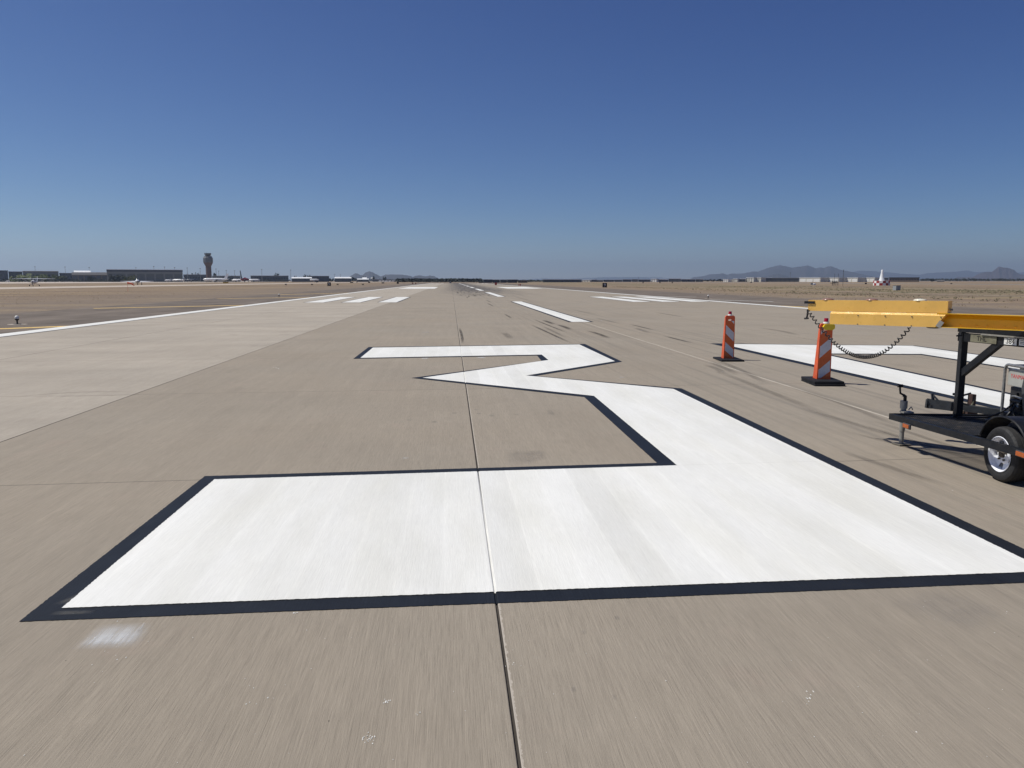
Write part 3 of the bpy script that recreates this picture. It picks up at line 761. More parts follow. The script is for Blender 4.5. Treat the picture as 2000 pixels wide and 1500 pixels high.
# open channel arm running on to the right
e0 = LEN - .10; e1 = LEN + 2.6
ch = [(.03, 1.455), (.03, 1.449), (-.10, 1.449), (-.10, 1.600), (.02, 1.600), (.02, 1.594), (-.094, 1.594), (-.060, 1.545), (-.040, 1.455)]
m = section(e0, e1, ch)
for k in range(14):
    s = LEN + .12 + .13 * k + (.03 if k % 2 else 0)
    m.lathe([(0, .008), (.007, .005), (.009, 0)], 8, Matrix.Translation(bl + db * s + nb * -.0455 + Vector((0, 0, 1.48))) @ Matrix.Rotation(rad(90), 4, 'X'))
chan = m.build('channel_arm', M['yellow_deep'], boom)
TB().beam(bl + db * (LEN - .075) + nb * .03 + Vector((0, 0, 1.452)), bl + db * (LEN - .035) + nb * .03 + Vector((0, 0, 1.515)), .01, .05).build('hinge_plate', M['galv'], boom)
mb = TB(); mb.box(bl + db * (LEN + .02) + nb * -.06 + Vector((0, 0, 1.64)), (.012, .05, .02), math.atan2(db.y, db.x)); mb.build('latch', M['dark_grey'], boom)
mb = TB(); mb.beam(bl + db * -.045 + nb * .004 + Vector((0, 0, dl(0, 1.705))), bl + db * .085 + nb * .004 + Vector((0, 0, dl(0, 1.705))), .02, .03); mb.build('end_clip', M['frame'], boom)
mb = TB(); mb.tube([bl + db * .0 + nb * .0 + Vector((0, 0, 1.60)), bl + db * -.005 + Vector((0, 0, 1.52)), bl + db * -.012 + Vector((0, 0, 1.495))], .011, 8); mb.tube([bl + db * -.04 + Vector((0, 0, 1.487)), bl + db * .012 + Vector((0, 0, 1.492))], .011, 8); mb.build('hanging_hook', M['frame'], boom, 40)
def lamp(x, y, mat):
    p = VP(x, y, (BL[0] + bk_.x * .06, BL[1] + bk_.y * .06), (BR[0] + bk_.x * .06, BR[1] + bk_.y * .06))
    s = (Vector((p.x, p.y, 0)) - bl).dot(db)
    m = TB(); m.lathe([(.068, 0), (.066, .008), (.05, .017), (.0, .024)], 20, Matrix.Translation(bl + db * s + nb * -.06 + Vector((0, 0, dl(s, 1.735)))))
    m.build('lamp', mat, boom, 50)
lamp(1617, 585, M['lens_brown']); lamp(1703, 585, M['lens_brown']); lamp(1797, 585, M['lens_white'])
s = LEN - .15; m = TB(); m.lathe([(.07, 0), (.066, -.01), (.05, -.016), (.0, -.018)], 20, Matrix.Translation(bl + db * s + nb * -.05 + Vector((0, 0, 1.448)))); m.build('lamp', M['dark_grey'], boom, 50)
# coiled cord slung below the boom
ctrl = [VP(x, y, BL, BR) for x, y in ((1579, 606), (1588, 617), (1600, 633), (1617, 653), (1634, 671), (1653, 685), (1672, 694), (1692, 697), (1712, 694), (1731, 685), (1750, 670), (1766, 654), (1780, 639))]
for c in ctrl: c += nb * .03
def crom(P, t):
    i = min(int(t), len(P) - 2); u = t - i
    p0, p1, p2, p3 = P[max(i - 1, 0)], P[i], P[i + 1], P[min(i + 2, len(P) - 1)]
    return .5 * ((2 * p1) + (p2 - p0) * u + (2 * p0 - 5 * p1 + 4 * p2 - p3) * u * u + (3 * p1 - p0 - 3 * p2 + p3) * u ** 3)
base = [crom(ctrl, (len(ctrl) - 1) * k / 900) for k in range(901)]
ph = 0.; pts = []
for k, p in enumerate(base):
    d = (base[min(k + 1, 900)] - base[max(k - 1, 0)]).normalized(); u = nb; v = d.cross(u).normalized()
    t = k / 900; dens = 27 + 46 * math.exp(-((t - .54) / .20) ** 2)          # loops bunch up at the bottom
    ph += dens / 900 * 2 * math.pi
    rr = .0175 * min(1, k / 20, (900 - k) / 20)
    pts.append(p + (u * math.cos(ph) + v * math.sin(ph)) * rr)
TB().tube(pts, .0068, 6).build('coiled_cord', M['cord'], TR, 60)
# ---- wheel, hub, fender
wx, wz, wr = 4.855, 7.35, .270
def axm(x): return Matrix.Translation((x, wz, wr)) @ Matrix.Rotation(rad(-90), 4, 'Y')     # local +z -> -x (outwards, left)
for side_x in (wx, 6.27):
    fl = 1 if side_x == wx else -1
    mm = Matrix.Translation((side_x, wz, wr)) @ Matrix.Rotation(rad(-90 * fl), 4, 'Y')
    wl = bpy.data.objects.new('wheel', None); COL.objects.link(wl); wl.parent = TR
    m = TB(); m.lathe([(.170, -.085), (.215, -.098), (.250, -.09), (.268, -.07), (.272, -.03), (.268, -.028), (.268, -.022), (.272, -.02), (.272, .02), (.268, .022), (.268, .028), (.272, .03), (.268, .07), (.250, .09), (.215, .098), (.205, .094), (.170, .085)], 48, mm).build('tyre', M['tyre'], wl, 35)
    def skipf(i, k): return i == 9 and (k % 12) in (2, 3, 4, 5) 
    m = TB(); m.lathe([(.170, -.085), (.150, -.07), (.140, .0), (.146, .05), (.155, .072), (.168, .084), (.176, .092), (.171, .096), (.160, .088), (.146, .052), (.092, .040), (.088, .052), (.078, .058), (.036, .058), (.036, .05)], 60, mm, skip=skipf).build('rim', M['rim'], wl, 30)
    m = TB(); m.lathe([(0, -.06), (.12, -.06), (.12, -.02), (.0, -.02)], 20, mm); m.lathe([(.034, .04), (.034, .075), (.026, .086), (0, .09)], 16, mm)
    for k in range(5):
        a = 2 * math.pi * k / 5; m.lathe([(.010, .05), (.010, .076), (0, .08)], 6, mm @ Matrix.Translation((.062 * math.cos(a), .062 * math.sin(a), 0)))
    m.build('hub', M['hub'], wl, 40)
    if fl > 0:
        m = TB(); m.lathe([(.011, .0), (.010, .006), (0, .008)], 10, mm @ Matrix.Translation((.115, .02, .046))); m.build('wheel_weight', M['olive'], wl, 40)
m = TB(); m.tube([(wx, wz, wr), (6.27, wz, wr)], .03, 10); m.build('axle', M['frame'], TR, 40)
for x0, x1 in ((4.79, 5.02), (6.13, 6.36)):
    m = TB(); n = 22; rin, rout = .335, .341
    path = [(math.cos(rad(180 - 180 * k / n)), math.sin(rad(180 - 180 * k / n))) for k in range(n + 1)]
    def pp(c, s, r): return (wz - c * r * 1.12, wr + .03 + s * r)      # near side first
    prof = [pp(c, s, rout) for c, s in path] + [pp(c, s, rin) for c, s in path[::-1]]
    m.prism([(x0, a, b) for a, b in prof], (x1 - x0, 0, 0))
    lip = [(x0, *pp(c, s, .338)) for c, s in path]; m.tube(lip, .010, 6)
    m.build('fender', M['frame'], TR, 40)
# ---- generator
gx, gz = 5.675, 8.78
gen = bpy.data.objects.new('generator', None); COL.objects.link(gen); gen.parent = TR
def roll(x): 
    z0, z1, hb, ht = gz, gz - .78, DH, 1.0; r = .06
    p = [(x, z0, hb), (x, z0, ht - r)] + [(x, z0 - r + r * math.cos(a), ht - r + r * math.sin(a)) for a in (.4, .8, 1.2, 1.57)] + [(x, z1 + r - r * math.sin(a), ht - r + r * math.cos(a)) for a in (0, .4, .8, 1.2, 1.57)] + [(x, z1, hb)]
    return p
m = TB(); m.tube(roll(gx), .017, 10); m.tube(roll(gx + .46), .017, 10)
for z in (gz - .1, gz - .68): m.tube([(gx, z, DH + .05), (gx + .46, z, DH + .05)], .012, 8); m.tube([(gx, z, 1.0), (gx + .46, z, 1.0)], .012, 8)
m.build('roll_frame', M['alloy'], gen, 50)
m = TB(); m.box((gx + .05, gz - .20, .858), (.05, .36, .19), bev=.006); pn = m.build('control_panel', M['grey_panel'], gen)
text('lettering', 'YANMAR', .066, M['red_letter'], gen, Matrix.Translation(-T0) @ facing((gx + .0242, gz - .205, .875), (0, -1, 0), (0, 0, 1)))
m = TB(); m.prism([(gx + .005, gz - .34, .955), (gx + .005, gz - .30, .765), (gx + .005, gz - .37, .46), (gx + .005, gz - .43, .46), (gx + .005, gz - .45, .955)], (.05, 0, 0)); m.build('side_shroud', M['dark_grey'], gen)
m = TB(); m.box((gx + .16, gz - .20, .60), (.20, .34, .30), bev=.01); m.tube([(gx + .03, gz - .12, .60), (gx + .03, gz - .30, .60)], .03, 10); m.box((gx + .045, gz - .14, .67), (.03, .1, .05)); m.box((gx + .045, gz - .24, .55), (.04, .08, .09), bev=.008)
en = m.build('engine', M['engine'], gen, 40)
m = TB(); m.tube([(gx + .03, gz - .10, .64), (gx + .02, gz - .18, .655), (gx + .03, gz - .30, .64)], .013, 8); m.lathe([(.0, 0), (.03, 0), (.032, .03), (.018, .05), (0, .05)], 12, Matrix.Translation((gx + .055, gz - .26, .58)) @ Matrix.Rotation(rad(-90), 4, 'Y')); m.tube([(gx + .03, gz - .15, .55), (gx + .015, gz - .2, .57), (gx + .02, gz - .26, .54)], .012, 8); m.build('carburettor', M['alloy'], gen, 40)
m = TB(); m.lathe([(0, 0), (.14, 0), (.155, .02), (.155, .26), (.14, .28), (0, .28)], 28, Matrix.Translation((gx + .24, gz - .58, .60)) @ Matrix.Rotation(rad(-90), 4, 'Y')); m.build('alternator', M['engine'], gen, 40)
m = TB(); m.box((gx + .23, gz - .40, .945), (.34, .5, .09), bev=.02); m.build('fuel_tank', M['dark_grey'], gen, 40)
m = TB(); m.box((gx + .2, gz - .36, DH + .03), (.44, .70, .05)); m.build('skid_base', M['engine'], gen)
def cable(pts, r=.011):
    P = [Vector(p) for p in pts]; m = TB(); m.tube([crom(P, (len(P) - 1) * k / 30) for k in range(31)], r, 7); m.build('cable', M['cord'], TR, 60)
cable([(gx - .0, gz - .20, .58), (gx - .06, gz - .16, .50), (gx - .15, gz - .12, DH + .03), (gx - .35, gz - .18, DH + .01), (gx - .6, gz - .16, DH + .012)])
cable([(gx + .01, gz - .22, .56), (gx - .06, gz - .22, .46), (gx - .14, gz - .26, DH + .012), (gx - .30, gz - .30, DH + .012), (gx - .45, gz - .42, DH + .012)], .014)
cable([(gx + .0, gz - .18, .55), (gx - .03, gz - .24, .50), (gx - .02, gz - .30, DH + .02), (gx + .1, gz - .36, DH + .02)], .008)

# ------------------------------------------------------------------ airfield furniture
M['sign_black'] = pm('black_sign_face', (.012, .012, .014), .5, var=.1)
M['sign_white'] = pm('white_sign_face', (.8, .8, .78), .5, var=.05)
M['sign_yellow'] = pm('yellow_sign_face', (.55, .36, .03), .5, var=.1)
M['sign_red'] = pm('red_sign_face', (.34, .03, .025), .5, var=.1)
M['steel'] = pm('weathered_steel', (.25, .25, .25), .5, .4, var=.15)
M['dark_steel'] = pm('dark_steel', (.035, .034, .036), .6, .2, var=.2)
M['orange_cloth'] = pm('orange_cloth', (.72, .09, .03), .8, var=.1)
M['glass'] = pm('dark_window_glass', (.02, .028, .04), .1, var=.1)
M['aircraft_white'] = pm('white_aircraft_paint', (.78, .78, .78), .3, var=.03, scale=.6)
M['aircraft_grey'] = pm('grey_aircraft_paint', (.32, .33, .35), .35, var=.05, scale=.6)
M['aircraft_red'] = pm('dark_red_aircraft_paint', (.22, .012, .03), .35, var=.08, scale=.4)
M['aircraft_navy'] = pm('navy_aircraft_paint', (.03, .04, .075), .35, var=.08, scale=.4)
def dist_sign(label, x, yb):
    p = G(x, yb, -.03); t = thing('distance_sign', label, 'sign', p, -YAW * .5, 'runway distance signs')
    bd = MB().box((0, 0, .82), (1.22, .25, 1.22), bev=.02).build('sign_board', M['sign_black'], t)
    text('numeral', '9', 1.15, M['sign_white'], bd, facing((0, -.128, .82), (1, 0, 0), (0, 0, 1)), .002)
    for s in (-.4, .4): MB().box((s, 0, .11), (.06, .06, .24)).build('leg', M['steel'], t)
    return t
dist_sign('black distance sign reading 9 left of the runway', 643, 559.6); dist_sign('black distance sign reading 9 right of the runway', 1181, 562.8)
def edge_light(label, x, yb):
    p = G(x, yb, -.006); t = thing('edge_light', label, 'light', p, 0, 'runway edge lights')
    MB().lathe([(0, 0), (.40, 0), (.40, .004), (0, .005)], 20, Matrix.Translation((0, 0, 0))).build('concrete_pad', M['pale_concrete'], t)
    MB().lathe([(.16, .006), (.15, .02), (.035, .03), (.035, .17), (.07, .20), (.095, .235), (.095, .25), (0, .25)], 14).build('stem', M['dark_steel'], t, 40)
    MB().lathe([(.075, .25), (.085, .29), (.08, .35), (.05, .385), (0, .40)], 14).build('lens', M['white_plastic'], t, 50)
edge_light('small white-capped edge light nearest the camera on the left shoulder', 34, 633.5)
edge_light('small white-capped edge light far along the left shoulder', 545, 580.4)
edge_light('small edge light standing on the right shoulder', 1383, 583)
lab = ['leftmost of four dark approach light boxes left of the runway', 'second from the left of four dark approach light boxes', 'approach light box just right of the left distance sign', 'rightmost of four dark approach light boxes left of the runway']
p0 = None
for L, x in zip(lab, (558.5, 609.5, 659.5, 709)):
    t = thing('approach_light_box', L, 'light', G(x, 558.2, -.03), 0, 'approach light boxes in the left infield')
    MB().box((0, 0, .62), (.75, .55, .34), bev=.03).build('housing', M['dark_steel'], t)
    for s in (-.25, .25): MB().tube([(s, 0, 0), (s, 0, .48)], .05, 6).build('leg', M['steel'], t)
# windsock
t = thing('windsock', 'drooping orange windsock on a thin pole in the left infield', 'windsock', G(250, 569.2, -.03))
hgt = (AT(250, 550.5, 1).z, 0)
pd = G(250, 569.2); dd = pd.x * SY + pd.y * CY
ztop = AT(250, 551, dd).z
MB().tube([(0, 0, 0), (0, 0, ztop)], .022, 6).build('pole', M['orange_cloth'], t)
sc = dd / FPX
MB().tube([(0, 0, ztop - 1.2 * sc), (3 * sc, 0, ztop - 1.8 * sc), (8 * sc, 0, ztop - 2.8 * sc), (12.5 * sc, 0, ztop - 6.5 * sc)], [1.6 * sc, 1.5 * sc, 1.2 * sc, .9 * sc], 10, cap=False).build('sock', M['orange_cloth'], t, 60)
# small dark guidance signs
def guide(label, x, yb, wpx, hpx, mat, cat='sign', base_mat=None):
    p = G(x, yb, -.03); d = p.x * SY + p.y * CY; s = d / FPX; t = thing('guidance_sign', label, cat, p, -YAW - math.atan((x - 1000) / FPX) * .6, 'airfield guidance signs')
    w, h = wpx * s, hpx * s
    MB().box((0, 0, h * .6), (w, .25, h * .8), bev=.02).build('sign_board', mat, t)
    for q in (-.35, .35): MB().tube([(q * w, 0, 0), (q * w, 0, h * .25)], .05, 6).build('leg', M['steel'], t)
for a in [('wide yellow and black guidance sign right of the control tower', 441, 553.6, 10, 3, M['sign_yellow']), ('small dark guidance sign below the white airliner', 420, 551.4, 3, 2.2, M['sign_black']),
          ('dark guidance sign below the red-tailed jet', 461, 551, 5, 2.4, M['sign_black']), ('small dark guidance sign right of the red-tailed jet', 496, 551, 3, 2, M['sign_black']),
          ('dark guidance sign left of the left distance sign', 619, 552, 5, 2, M['sign_black']), ('long low dark guidance sign right of the left distance sign', 687, 553, 6, 2, M['sign_black']), ('small dark guidance sign below the pale hangar roofs', 697, 552, 3, 2.2, M['sign_black']),
          ('dark guidance sign below the white water tank', 721, 553, 4, 3, M['sign_black']), ('dark guidance sign in front of the row of white trucks', 748, 554, 5, 2.6, M['sign_black']), ('tall dark guidance sign left of the runway edge', 777, 555, 4, 4, M['sign_black']),
          ('small dark guidance sign nearest the runway end on the left', 806, 555, 2.2, 3, M['sign_red']), ('second small red guidance sign left of the runway end', 812, 555, 2, 2.6, M['sign_red']), 
          ('red guidance sign with white top right of the runway end', 968.5, 558, 4, 6, M['sign_red']), ('left one of two dark red guidance boards right of the runway', 1013.7, 559, 1.6, 4.6, M['sign_red']), ('right one of two dark red guidance boards right of the runway', 1016.6, 559, 1.6, 4.6, M['sign_red']),
          ('small dark guidance sign in front of the long low warehouses', 1256, 553.5, 2, 3, M['sign_black']), ('dark guidance sign second along the warehouses on the right', 1289, 553.5, 2, 3, M['sign_black']), ('dark guidance sign third along the warehouses on the right', 1313, 553.5, 2, 2.6, M['sign_black']),
          ('dark guidance sign in front of the two white warehouse blocks', 1467, 553, 2.6, 2.6, M['sign_black']), ('dark guidance sign left of the checkered beacon', 1691, 555.5, 3.6, 3.4, M['sign_black']), ('black guidance sign far out in the right infield', 1858, 555, 3.2, 1.8, M['sign_black'])]: guide(*a)
# checkered navigation beacon
p = G(1721.5, 557.6, -.03); d = p.x * SY + p.y * CY; s = d / FPX
t = thing('navigation_beacon', 'white cone beacon on a red and white checkered round base', 'beacon', p)
MB().lathe([(15 * s, 0), (15 * s, 4.6 * s), (15 * s, 9 * s), (0, 9.2 * s)], 16, mi=lambda i, k: (i + k) % 2 if i < 2 else 1).build('checkered_base', [M['sign_red'], M['sign_white']], t)
MB().lathe([(5.2 * s, 9 * s), (4.0 * s, 14 * s), (2.6 * s, 22 * s), (2.1 * s, 24 * s), (2.1 * s, 29 * s), (1.6 * s, 30 * s), (0, 30.3 * s)], 18).build('cone', M['aircraft_white'], t, 40)
mb = MB()
for k in range(16): a = 6.283 * k / 16; mb.tube([(14.6 * s * math.cos(a), 14.6 * s * math.sin(a), 9 * s), (14.6 * s * math.cos(a), 14.6 * s * math.sin(a), 10.6 * s)], .04, 5)
mb.build('railing', M['sign_red'], t)
# grey cabinet, antenna frame, lone pole, white cabinet
p = G(1751, 567, -.03); d = p.x * SY + p.y * CY; s = d / FPX
t = thing('utility_cabinet', 'plain grey metal cabinet standing alone in the right infield', 'cabinet', p, rad(18))
MB().box((0, 0, 4.6 * s), (12 * s, 8 * s, 9.2 * s), bev=.03).build('housing', pm('grey_cabinet_paint', (.30, .32, .33), .45, var=.06, scale=2), t)
MB().box((0, 0, 9.35 * s), (12.8 * s, 8.8 * s, .35 * s)).build('lid', M['steel'], t)
MB().box((0, -4.02 * s, 4.6 * s), (.12 * s, .12 * s, 8 * s)).build('door_seam', M['dark_steel'], t)
p = G(1631, 557.8, -.03); d = p.x * SY + p.y * CY; s = d / FPX
t = thing('antenna_frame', 'low black steel frame with two thin masts in the right infield', 'antenna', p)
mb = MB()
for q in (-5.5, -2.2, 1.5, 5.5): mb.beam((q * s, 0, 0), (q * s, 0, 9 * s), .8 * s, .8 * s)
mb.beam((-6 * s, 0, 6.4 * s), (6 * s, 0, 6.4 * s), .6 * s, 1.6 * s); mb.beam((-6 * s, .8, 8.4 * s), (6 * s, .8, 8.4 * s), .6 * s, 1. * s); mb.beam((-6 * s, 1.4, 4.6 * s), (3 * s, 1.4, 4.6 * s), .5 * s, .8 * s)
mb.build('frame', M['dark_steel'], t)
for q in (-1.8, 5.4): MB().tube([(q * s, 0, 7 * s), (q * s, 0, 23 * s)], .28 * s, 6).build('mast', M['dark_steel'], t)
MB().tube([(3 * s, 0, 7 * s), (3 * s, 0, 17 * s)], .18 * s, 5).build('whip', M['dark_steel'], t)
p = G(1646, 558, -.03); d = p.x * SY + p.y * CY; s = d / FPX
t = thing('mast', 'tall thin dark mast beside the black antenna frame', 'mast', p)
MB().tube([(0, 0, 0), (0, 0, 31 * s)], .32 * s, 6).build('pole', M['dark_steel'], t); MB().box((0, 0, 28 * s), (.9 * s, .5 * s, 2.4 * s)).build('junction_box', M['dark_steel'], t)
p = G(1589.5, 556.5, -.03); d = p.x * SY + p.y * CY; s = d / FPX
t = thing('equipment_shelter', 'tiny white shelter with sloped roof in the right infield', 'shelter', p, .3)
MB().prism([(-3.2 * s, -2 * s, 0), (3.2 * s, -2 * s, 0), (3.2 * s, -2 * s, 2 * s), (1.5 * s, -2 * s, 3 * s), (-3.2 * s, -2 * s, 2 * s)], (0, 4 * s, 0)).build('housing', M['aircraft_white'], t)
MB().box((-4.5 * s, 1 * s, 2.2 * s), (4 * s, 2 * s, 4 * s)).build('side_unit', M['steel'], t)

# ------------------------------------------------------------------ aircraft
def highwing(label, x, yb, span_px, rz):
    p = G(x, yb, -.02); d = p.x * SY + p.y * CY; u = span_px / FPX * d / 11.0
    t = thing('light_aircraft', label, 'aircraft', p, rz, None); t.scale = (u, u, u)
    W_ = M['aircraft_white']     # nose towards -y
    mY = Matrix.Translation((0, 0, 1.35)) @ Matrix.Rotation(rad(90), 4, 'X')
    fus = MB().lathe([(0, 2.45), (.25, 2.4), (.42, 2.0), (.52, 1.4), (.6, .6), (.6, -.6), (.45, -1.8), (.28, -3.4), (.12, -5.1), (0, -5.2)], 14, mY).build('fuselage', W_, t, 50)
    MB().box((0, -.15, 1.78), (1.06, 2.0, .55), bev=.14).build('cabin', M['glass'], t, 50)
    MB().prism([(-5.5, -.55, 2.15), (-1.5, -.8, 2.08), (1.5, -.8, 2.08), (5.5, -.55, 2.15), (5.5, .55, 2.15), (1.5, .8, 2.08), (-1.5, .8, 2.08), (-5.5, .55, 2.15)], (0, 0, .16)).build('wing', W_, t)
    for sx in (-1, 1):
        MB().tube([(sx * .55, -.3, .95), (sx * 2.9, -.2, 2.1)], .05, 6).build('wing_strut', W_, t)
        g_ = MB().tube([(sx * .4, .25, .95), (sx * 1.25, .3, .3)], .05, 6).build('gear_leg', W_, t)
        MB().lathe([(0, -.09), (.2, -.09), (.22, 0), (.2, .09), (0, .09)], 12, Matrix.Translation((sx * 1.28, .3, .22)) @ Matrix.Rotation(rad(90), 4, 'Y')).build('wheel', M['tyre'], g_, 40)
    g_ = MB().tube([(0, -1.6, .9), (0, -1.7, .25)], .05, 6).build('gear_leg', W_, t)
    MB().lathe([(0, -.08), (.17, -.08), (.19, 0), (.17, .08), (0, .08)], 12, Matrix.Translation((0, -1.7, .19)) @ Matrix.Rotation(rad(90), 4, 'Y')).build('wheel', M['tyre'], g_, 40)
    MB().prism([(0, 4.2, 1.5), (0, 5.3, 1.45), (0, 5.5, 2.75), (0, 5.0, 2.75)], (.1, 0, 0)).build('tail_fin', W_, t)
    MB().prism([(-1.7, 4.5, 1.5), (1.7, 4.5, 1.5), (1.7, 5.2, 1.5), (-1.7, 5.2, 1.5)], (0, 0, .1)).build('tailplane', W_, t)
    MB().box((0, -2.5, 1.35), (.12, .05, 1.9)).build('propeller', M['dark_steel'], t)
    return t
highwing('white high-wing light aircraft taxiing on the far left taxiway', 67, 559, 71, rad(17))
def lowwing(label, x, yb, span_px, rz):
    p = G(x, yb, -.02); d = p.x * SY + p.y * CY; u = span_px / FPX * d / 9.8
    t = thing('light_aircraft', label, 'aircraft', p, rz); t.scale = (u, u, u)
    W_ = M['aircraft_white']; mY = Matrix.Translation((0, 0, 1.2)) @ Matrix.Rotation(rad(90), 4, 'X')
    MB().lathe([(0, 2.3), (.3, 2.2), (.55, 1.4), (.66, .4), (.62, -.8), (.35, -2.4), (.12, -4.2), (0, -4.3)], 14, mY).build('fuselage', W_, t, 50)
    MB().lathe([(0, .75), (.35, .72), (.55, .3), (.58, 0)], 14, Matrix.Translation((0, .0, 1.35)) @ Matrix.Diagonal((.95, 2.0, 1, 1)), mi=0).build('canopy', M['glass'], t, 50)
    MB().prism([(-4.9, -.4, 1.15), (-.5, -.9, .85), (.5, -.9, .85), (4.9, -.4, 1.15), (4.9, .4, 1.15), (.5, .8, .85), (-.5, .8, .85), (-4.9, .4, 1.15)], (0, 0, .14)).build('wing', W_, t)
    for sx in (-1, 1): MB().box((sx * 4.7, -.1, 1.22), (.5, .9, .2), bev=.05).build('wing_tip', W_, t)
    for sx, yy in ((-1.3, .3), (1.3, .3), (0, -1.6)):
        g_ = MB().tube([(sx, yy, .9), (sx, yy, .25)], .07, 6).build('gear_leg', M['dark_steel'], t)
        MB().lathe([(0, -.12), (.22, -.12), (.25, 0), (.22, .12), (0, .12)], 12, Matrix.Translation((sx, yy, .25)) @ Matrix.Rotation(rad(90), 4, 'Y')).build('wheel', M['tyre'], g_, 40)
    MB().prism([(0, 3.3, 1.3), (0, 4.3, 1.3), (0, 4.6, 2.5), (0, 4.1, 2.5)], (.1, 0, 0)).build('tail_fin', M['aircraft_navy'], t)
    MB().prism([(-1.5, 3.5, 1.35), (1.5, 3.5, 1.35), (1.5, 4.2, 1.35), (-1.5, 4.2, 1.35)], (0, 0, .1)).build('tailplane', W_, t)
    MB().box((0, -2.36, 1.2), (1.7, .05, .12)).build('propeller', M['dark_steel'], t)
lowwing('white low-wing light aircraft seen nose-on behind the windsock', 268.5, 556.6, 57, rad(24))
def jet(label, xn, xt, yb, dist, rz_deg, body, tail, height_px=4., engines='wing', tailh=9.):
    """airliner lying along the picture, nose at xn, tail at xt"""
    a, b = AT(xn, 549, dist), AT(xt, 549, dist); c = (a + b) / 2; c.z = -.02; L = (b - a).length; s = dist / FPX
    t = thing('airliner', label, 'aircraft', c, math.atan2((b - a).y, (b - a).x) + rad(rz_deg), 'airliners parked on the apron')
    r = height_px * s / 2; zc = r * 1.9
    m = Matrix.Translation((0, 0, zc)) @ Matrix.Rotation(rad(90), 4, 'Y')
    f = MB().lathe([(0, -L / 2), (r * .5, -L / 2 + r * .5), (r * .85, -L / 2 + r * 1.4), (r, -L / 2 + r * 2.8), (r, L * .22), (r * .8, L * .34), (r * .3, L * .48), (0, L * .5)], 16, m).build('fuselage', body, t, 60)
    MB().box((-L / 2 + r * 1.25, 0, zc + r * .45), (r * .5, r * 1.3, r * .3)).build('cockpit_window', M['glass'], t)
    mb = MB()
    for k in range(18): mb.box((-L * .36 + k * L * .034, -r * .99, zc + r * .2), (L * .012, r * .05, r * .22))
    mb.build('window_row', M['glass'], t)
    MB().prism([(L * .30, -.1 * r, zc + r * .6), (L * .44, -.1 * r, zc + r * .5), (L * .52, -.1 * r, tailh * s), (L * .44, -.1 * r, tailh * s)], (0, .2 * r, 0)).build('tail_fin', tail, t)
    for sy in (-1, 1):
        MB().prism([(-L * .06, sy * r * .7, zc - r * .6), (L * .10, sy * r * .7, zc - r * .6), (L * .20, sy * L * .42, zc - r * .1), (L * .14, sy * L * .42, zc - r * .1)], (0, 0, r * .2)).build('wing', M['aircraft_grey'], t)
        MB().prism([(L * .38, sy * r * .2, zc + r * .4), (L * .46, sy * r * .2, zc + r * .4), (L * .5, sy * L * .15, zc + r * .5), (L * .46, sy * L * .15, zc + r * .5)], (0, 0, r * .12)).build('tailplane', body, t)
        if engines == 'wing': ey, ex, ez = sy * L * .16, -L * .0, zc - r * 1.1
        else: ey, ex, ez = sy * r * 1.35, L * .27, zc + r * .35
        e = MB().lathe([(0, -L * .05), (r * .42, -L * .05), (r * .46, 0), (r * .3, L * .05), (0, L * .05)], 12, Matrix.Translation((ex, ey, ez)) @ Matrix.Rotation(rad(90), 4, 'Y')).build('engine', M['aircraft_grey'] if engines == 'wing' else tail, t, 50)
    for gx_, gy_ in ((-L * .36, 0), (L * .03, -r * .8), (L * .03, r * .8)):
        MB().tube([(gx_, gy_, 0), (gx_, gy_, zc - r * .6)], r * .16, 6).build('gear_leg', M['dark_steel'], t)
    return t
AW, AR, AN, AG = M['aircraft_white'], M['aircraft_red'], M['aircraft_navy'], M['aircraft_grey']
jet('large white airliner in front of the control tower', 397, 446, 548, 1300, 4, AW, AW, 5.2, 'wing', 16)
jet('small white jet with grey tail in front of the big hangar', 335, 362, 548, 1350, -6, AW, AG, 3.8, 'tail', 9)
jet('small white jet partly behind the hangar corner', 322, 334, 548, 1340, 20, AW, AW, 3.4, 'tail', 6)
jet('white and red jet nosed up to the terminal', 452, 480, 549, 1280, -4, AW, AR, 4, 'wing', 9)
jet('dark red tri-jet with a tall dark tail fin', 487, 470, 549, 1220, 30, AR, AN, 5.5, 'tail', 22)
jet('white jet right of the dark red tri-jet', 508, 484, 548, 1300, 3, AW, AW, 4, 'wing', 7)
jet('navy and white jet left of the dark red tri-jet', 363, 384, 548, 1330, 5, AN, AN, 4, 'tail', 7)
jet('white jet nose in front of the pale hangar roofs', 605, 623, 549, 1150, 12, AW, AN, 4.4, 'wing', 7)

# ------------------------------------------------------------------ buildings
M['wall_grey'] = pm('grey_metal_wall', (.095, .105, .11), .6, var=.1, scale=.15)
M['wall_pale'] = pm('pale_metal_wall', (.165, .172, .168), .6, var=.08, scale=.15)
M['wall_dark'] = pm('dark_blue_wall', (.05, .06, .085), .6, var=.12, scale=.15)
M['wall_brown'] = pm('brown_block_wall', (.15, .12, .10), .8, var=.12, scale=.2)
M['wall_cream'] = pm('cream_tilt_wall', (.62, .60, .52), .7, var=.05, scale=.1)
M['wall_white'] = pm('white_tilt_wall', (.78, .77, .73), .7, var=.04, scale=.1)
M['roof_white'] = pm('white_metal_roof', (.80, .80, .79), .45, var=.04, scale=.1)
M['roof_grey'] = pm('grey_membrane_roof', (.42, .43, .43), .7, var=.08, scale=.1)
M['dark_roof'] = pm('dark_brown_roof', (.055, .05, .05), .8, var=.1, scale=.2)
M['fascia'] = pm('navy_fascia', (.028, .036, .06), .5, var=.1, scale=.2)
M['brick'] = pm('red_brown_wall', (.15, .115, .092), .8, var=.1, scale=.2)
M['tower_tan'] = pm('tan_tower_concrete', (.105, .068, .062), .8, var=.06, scale=.2)
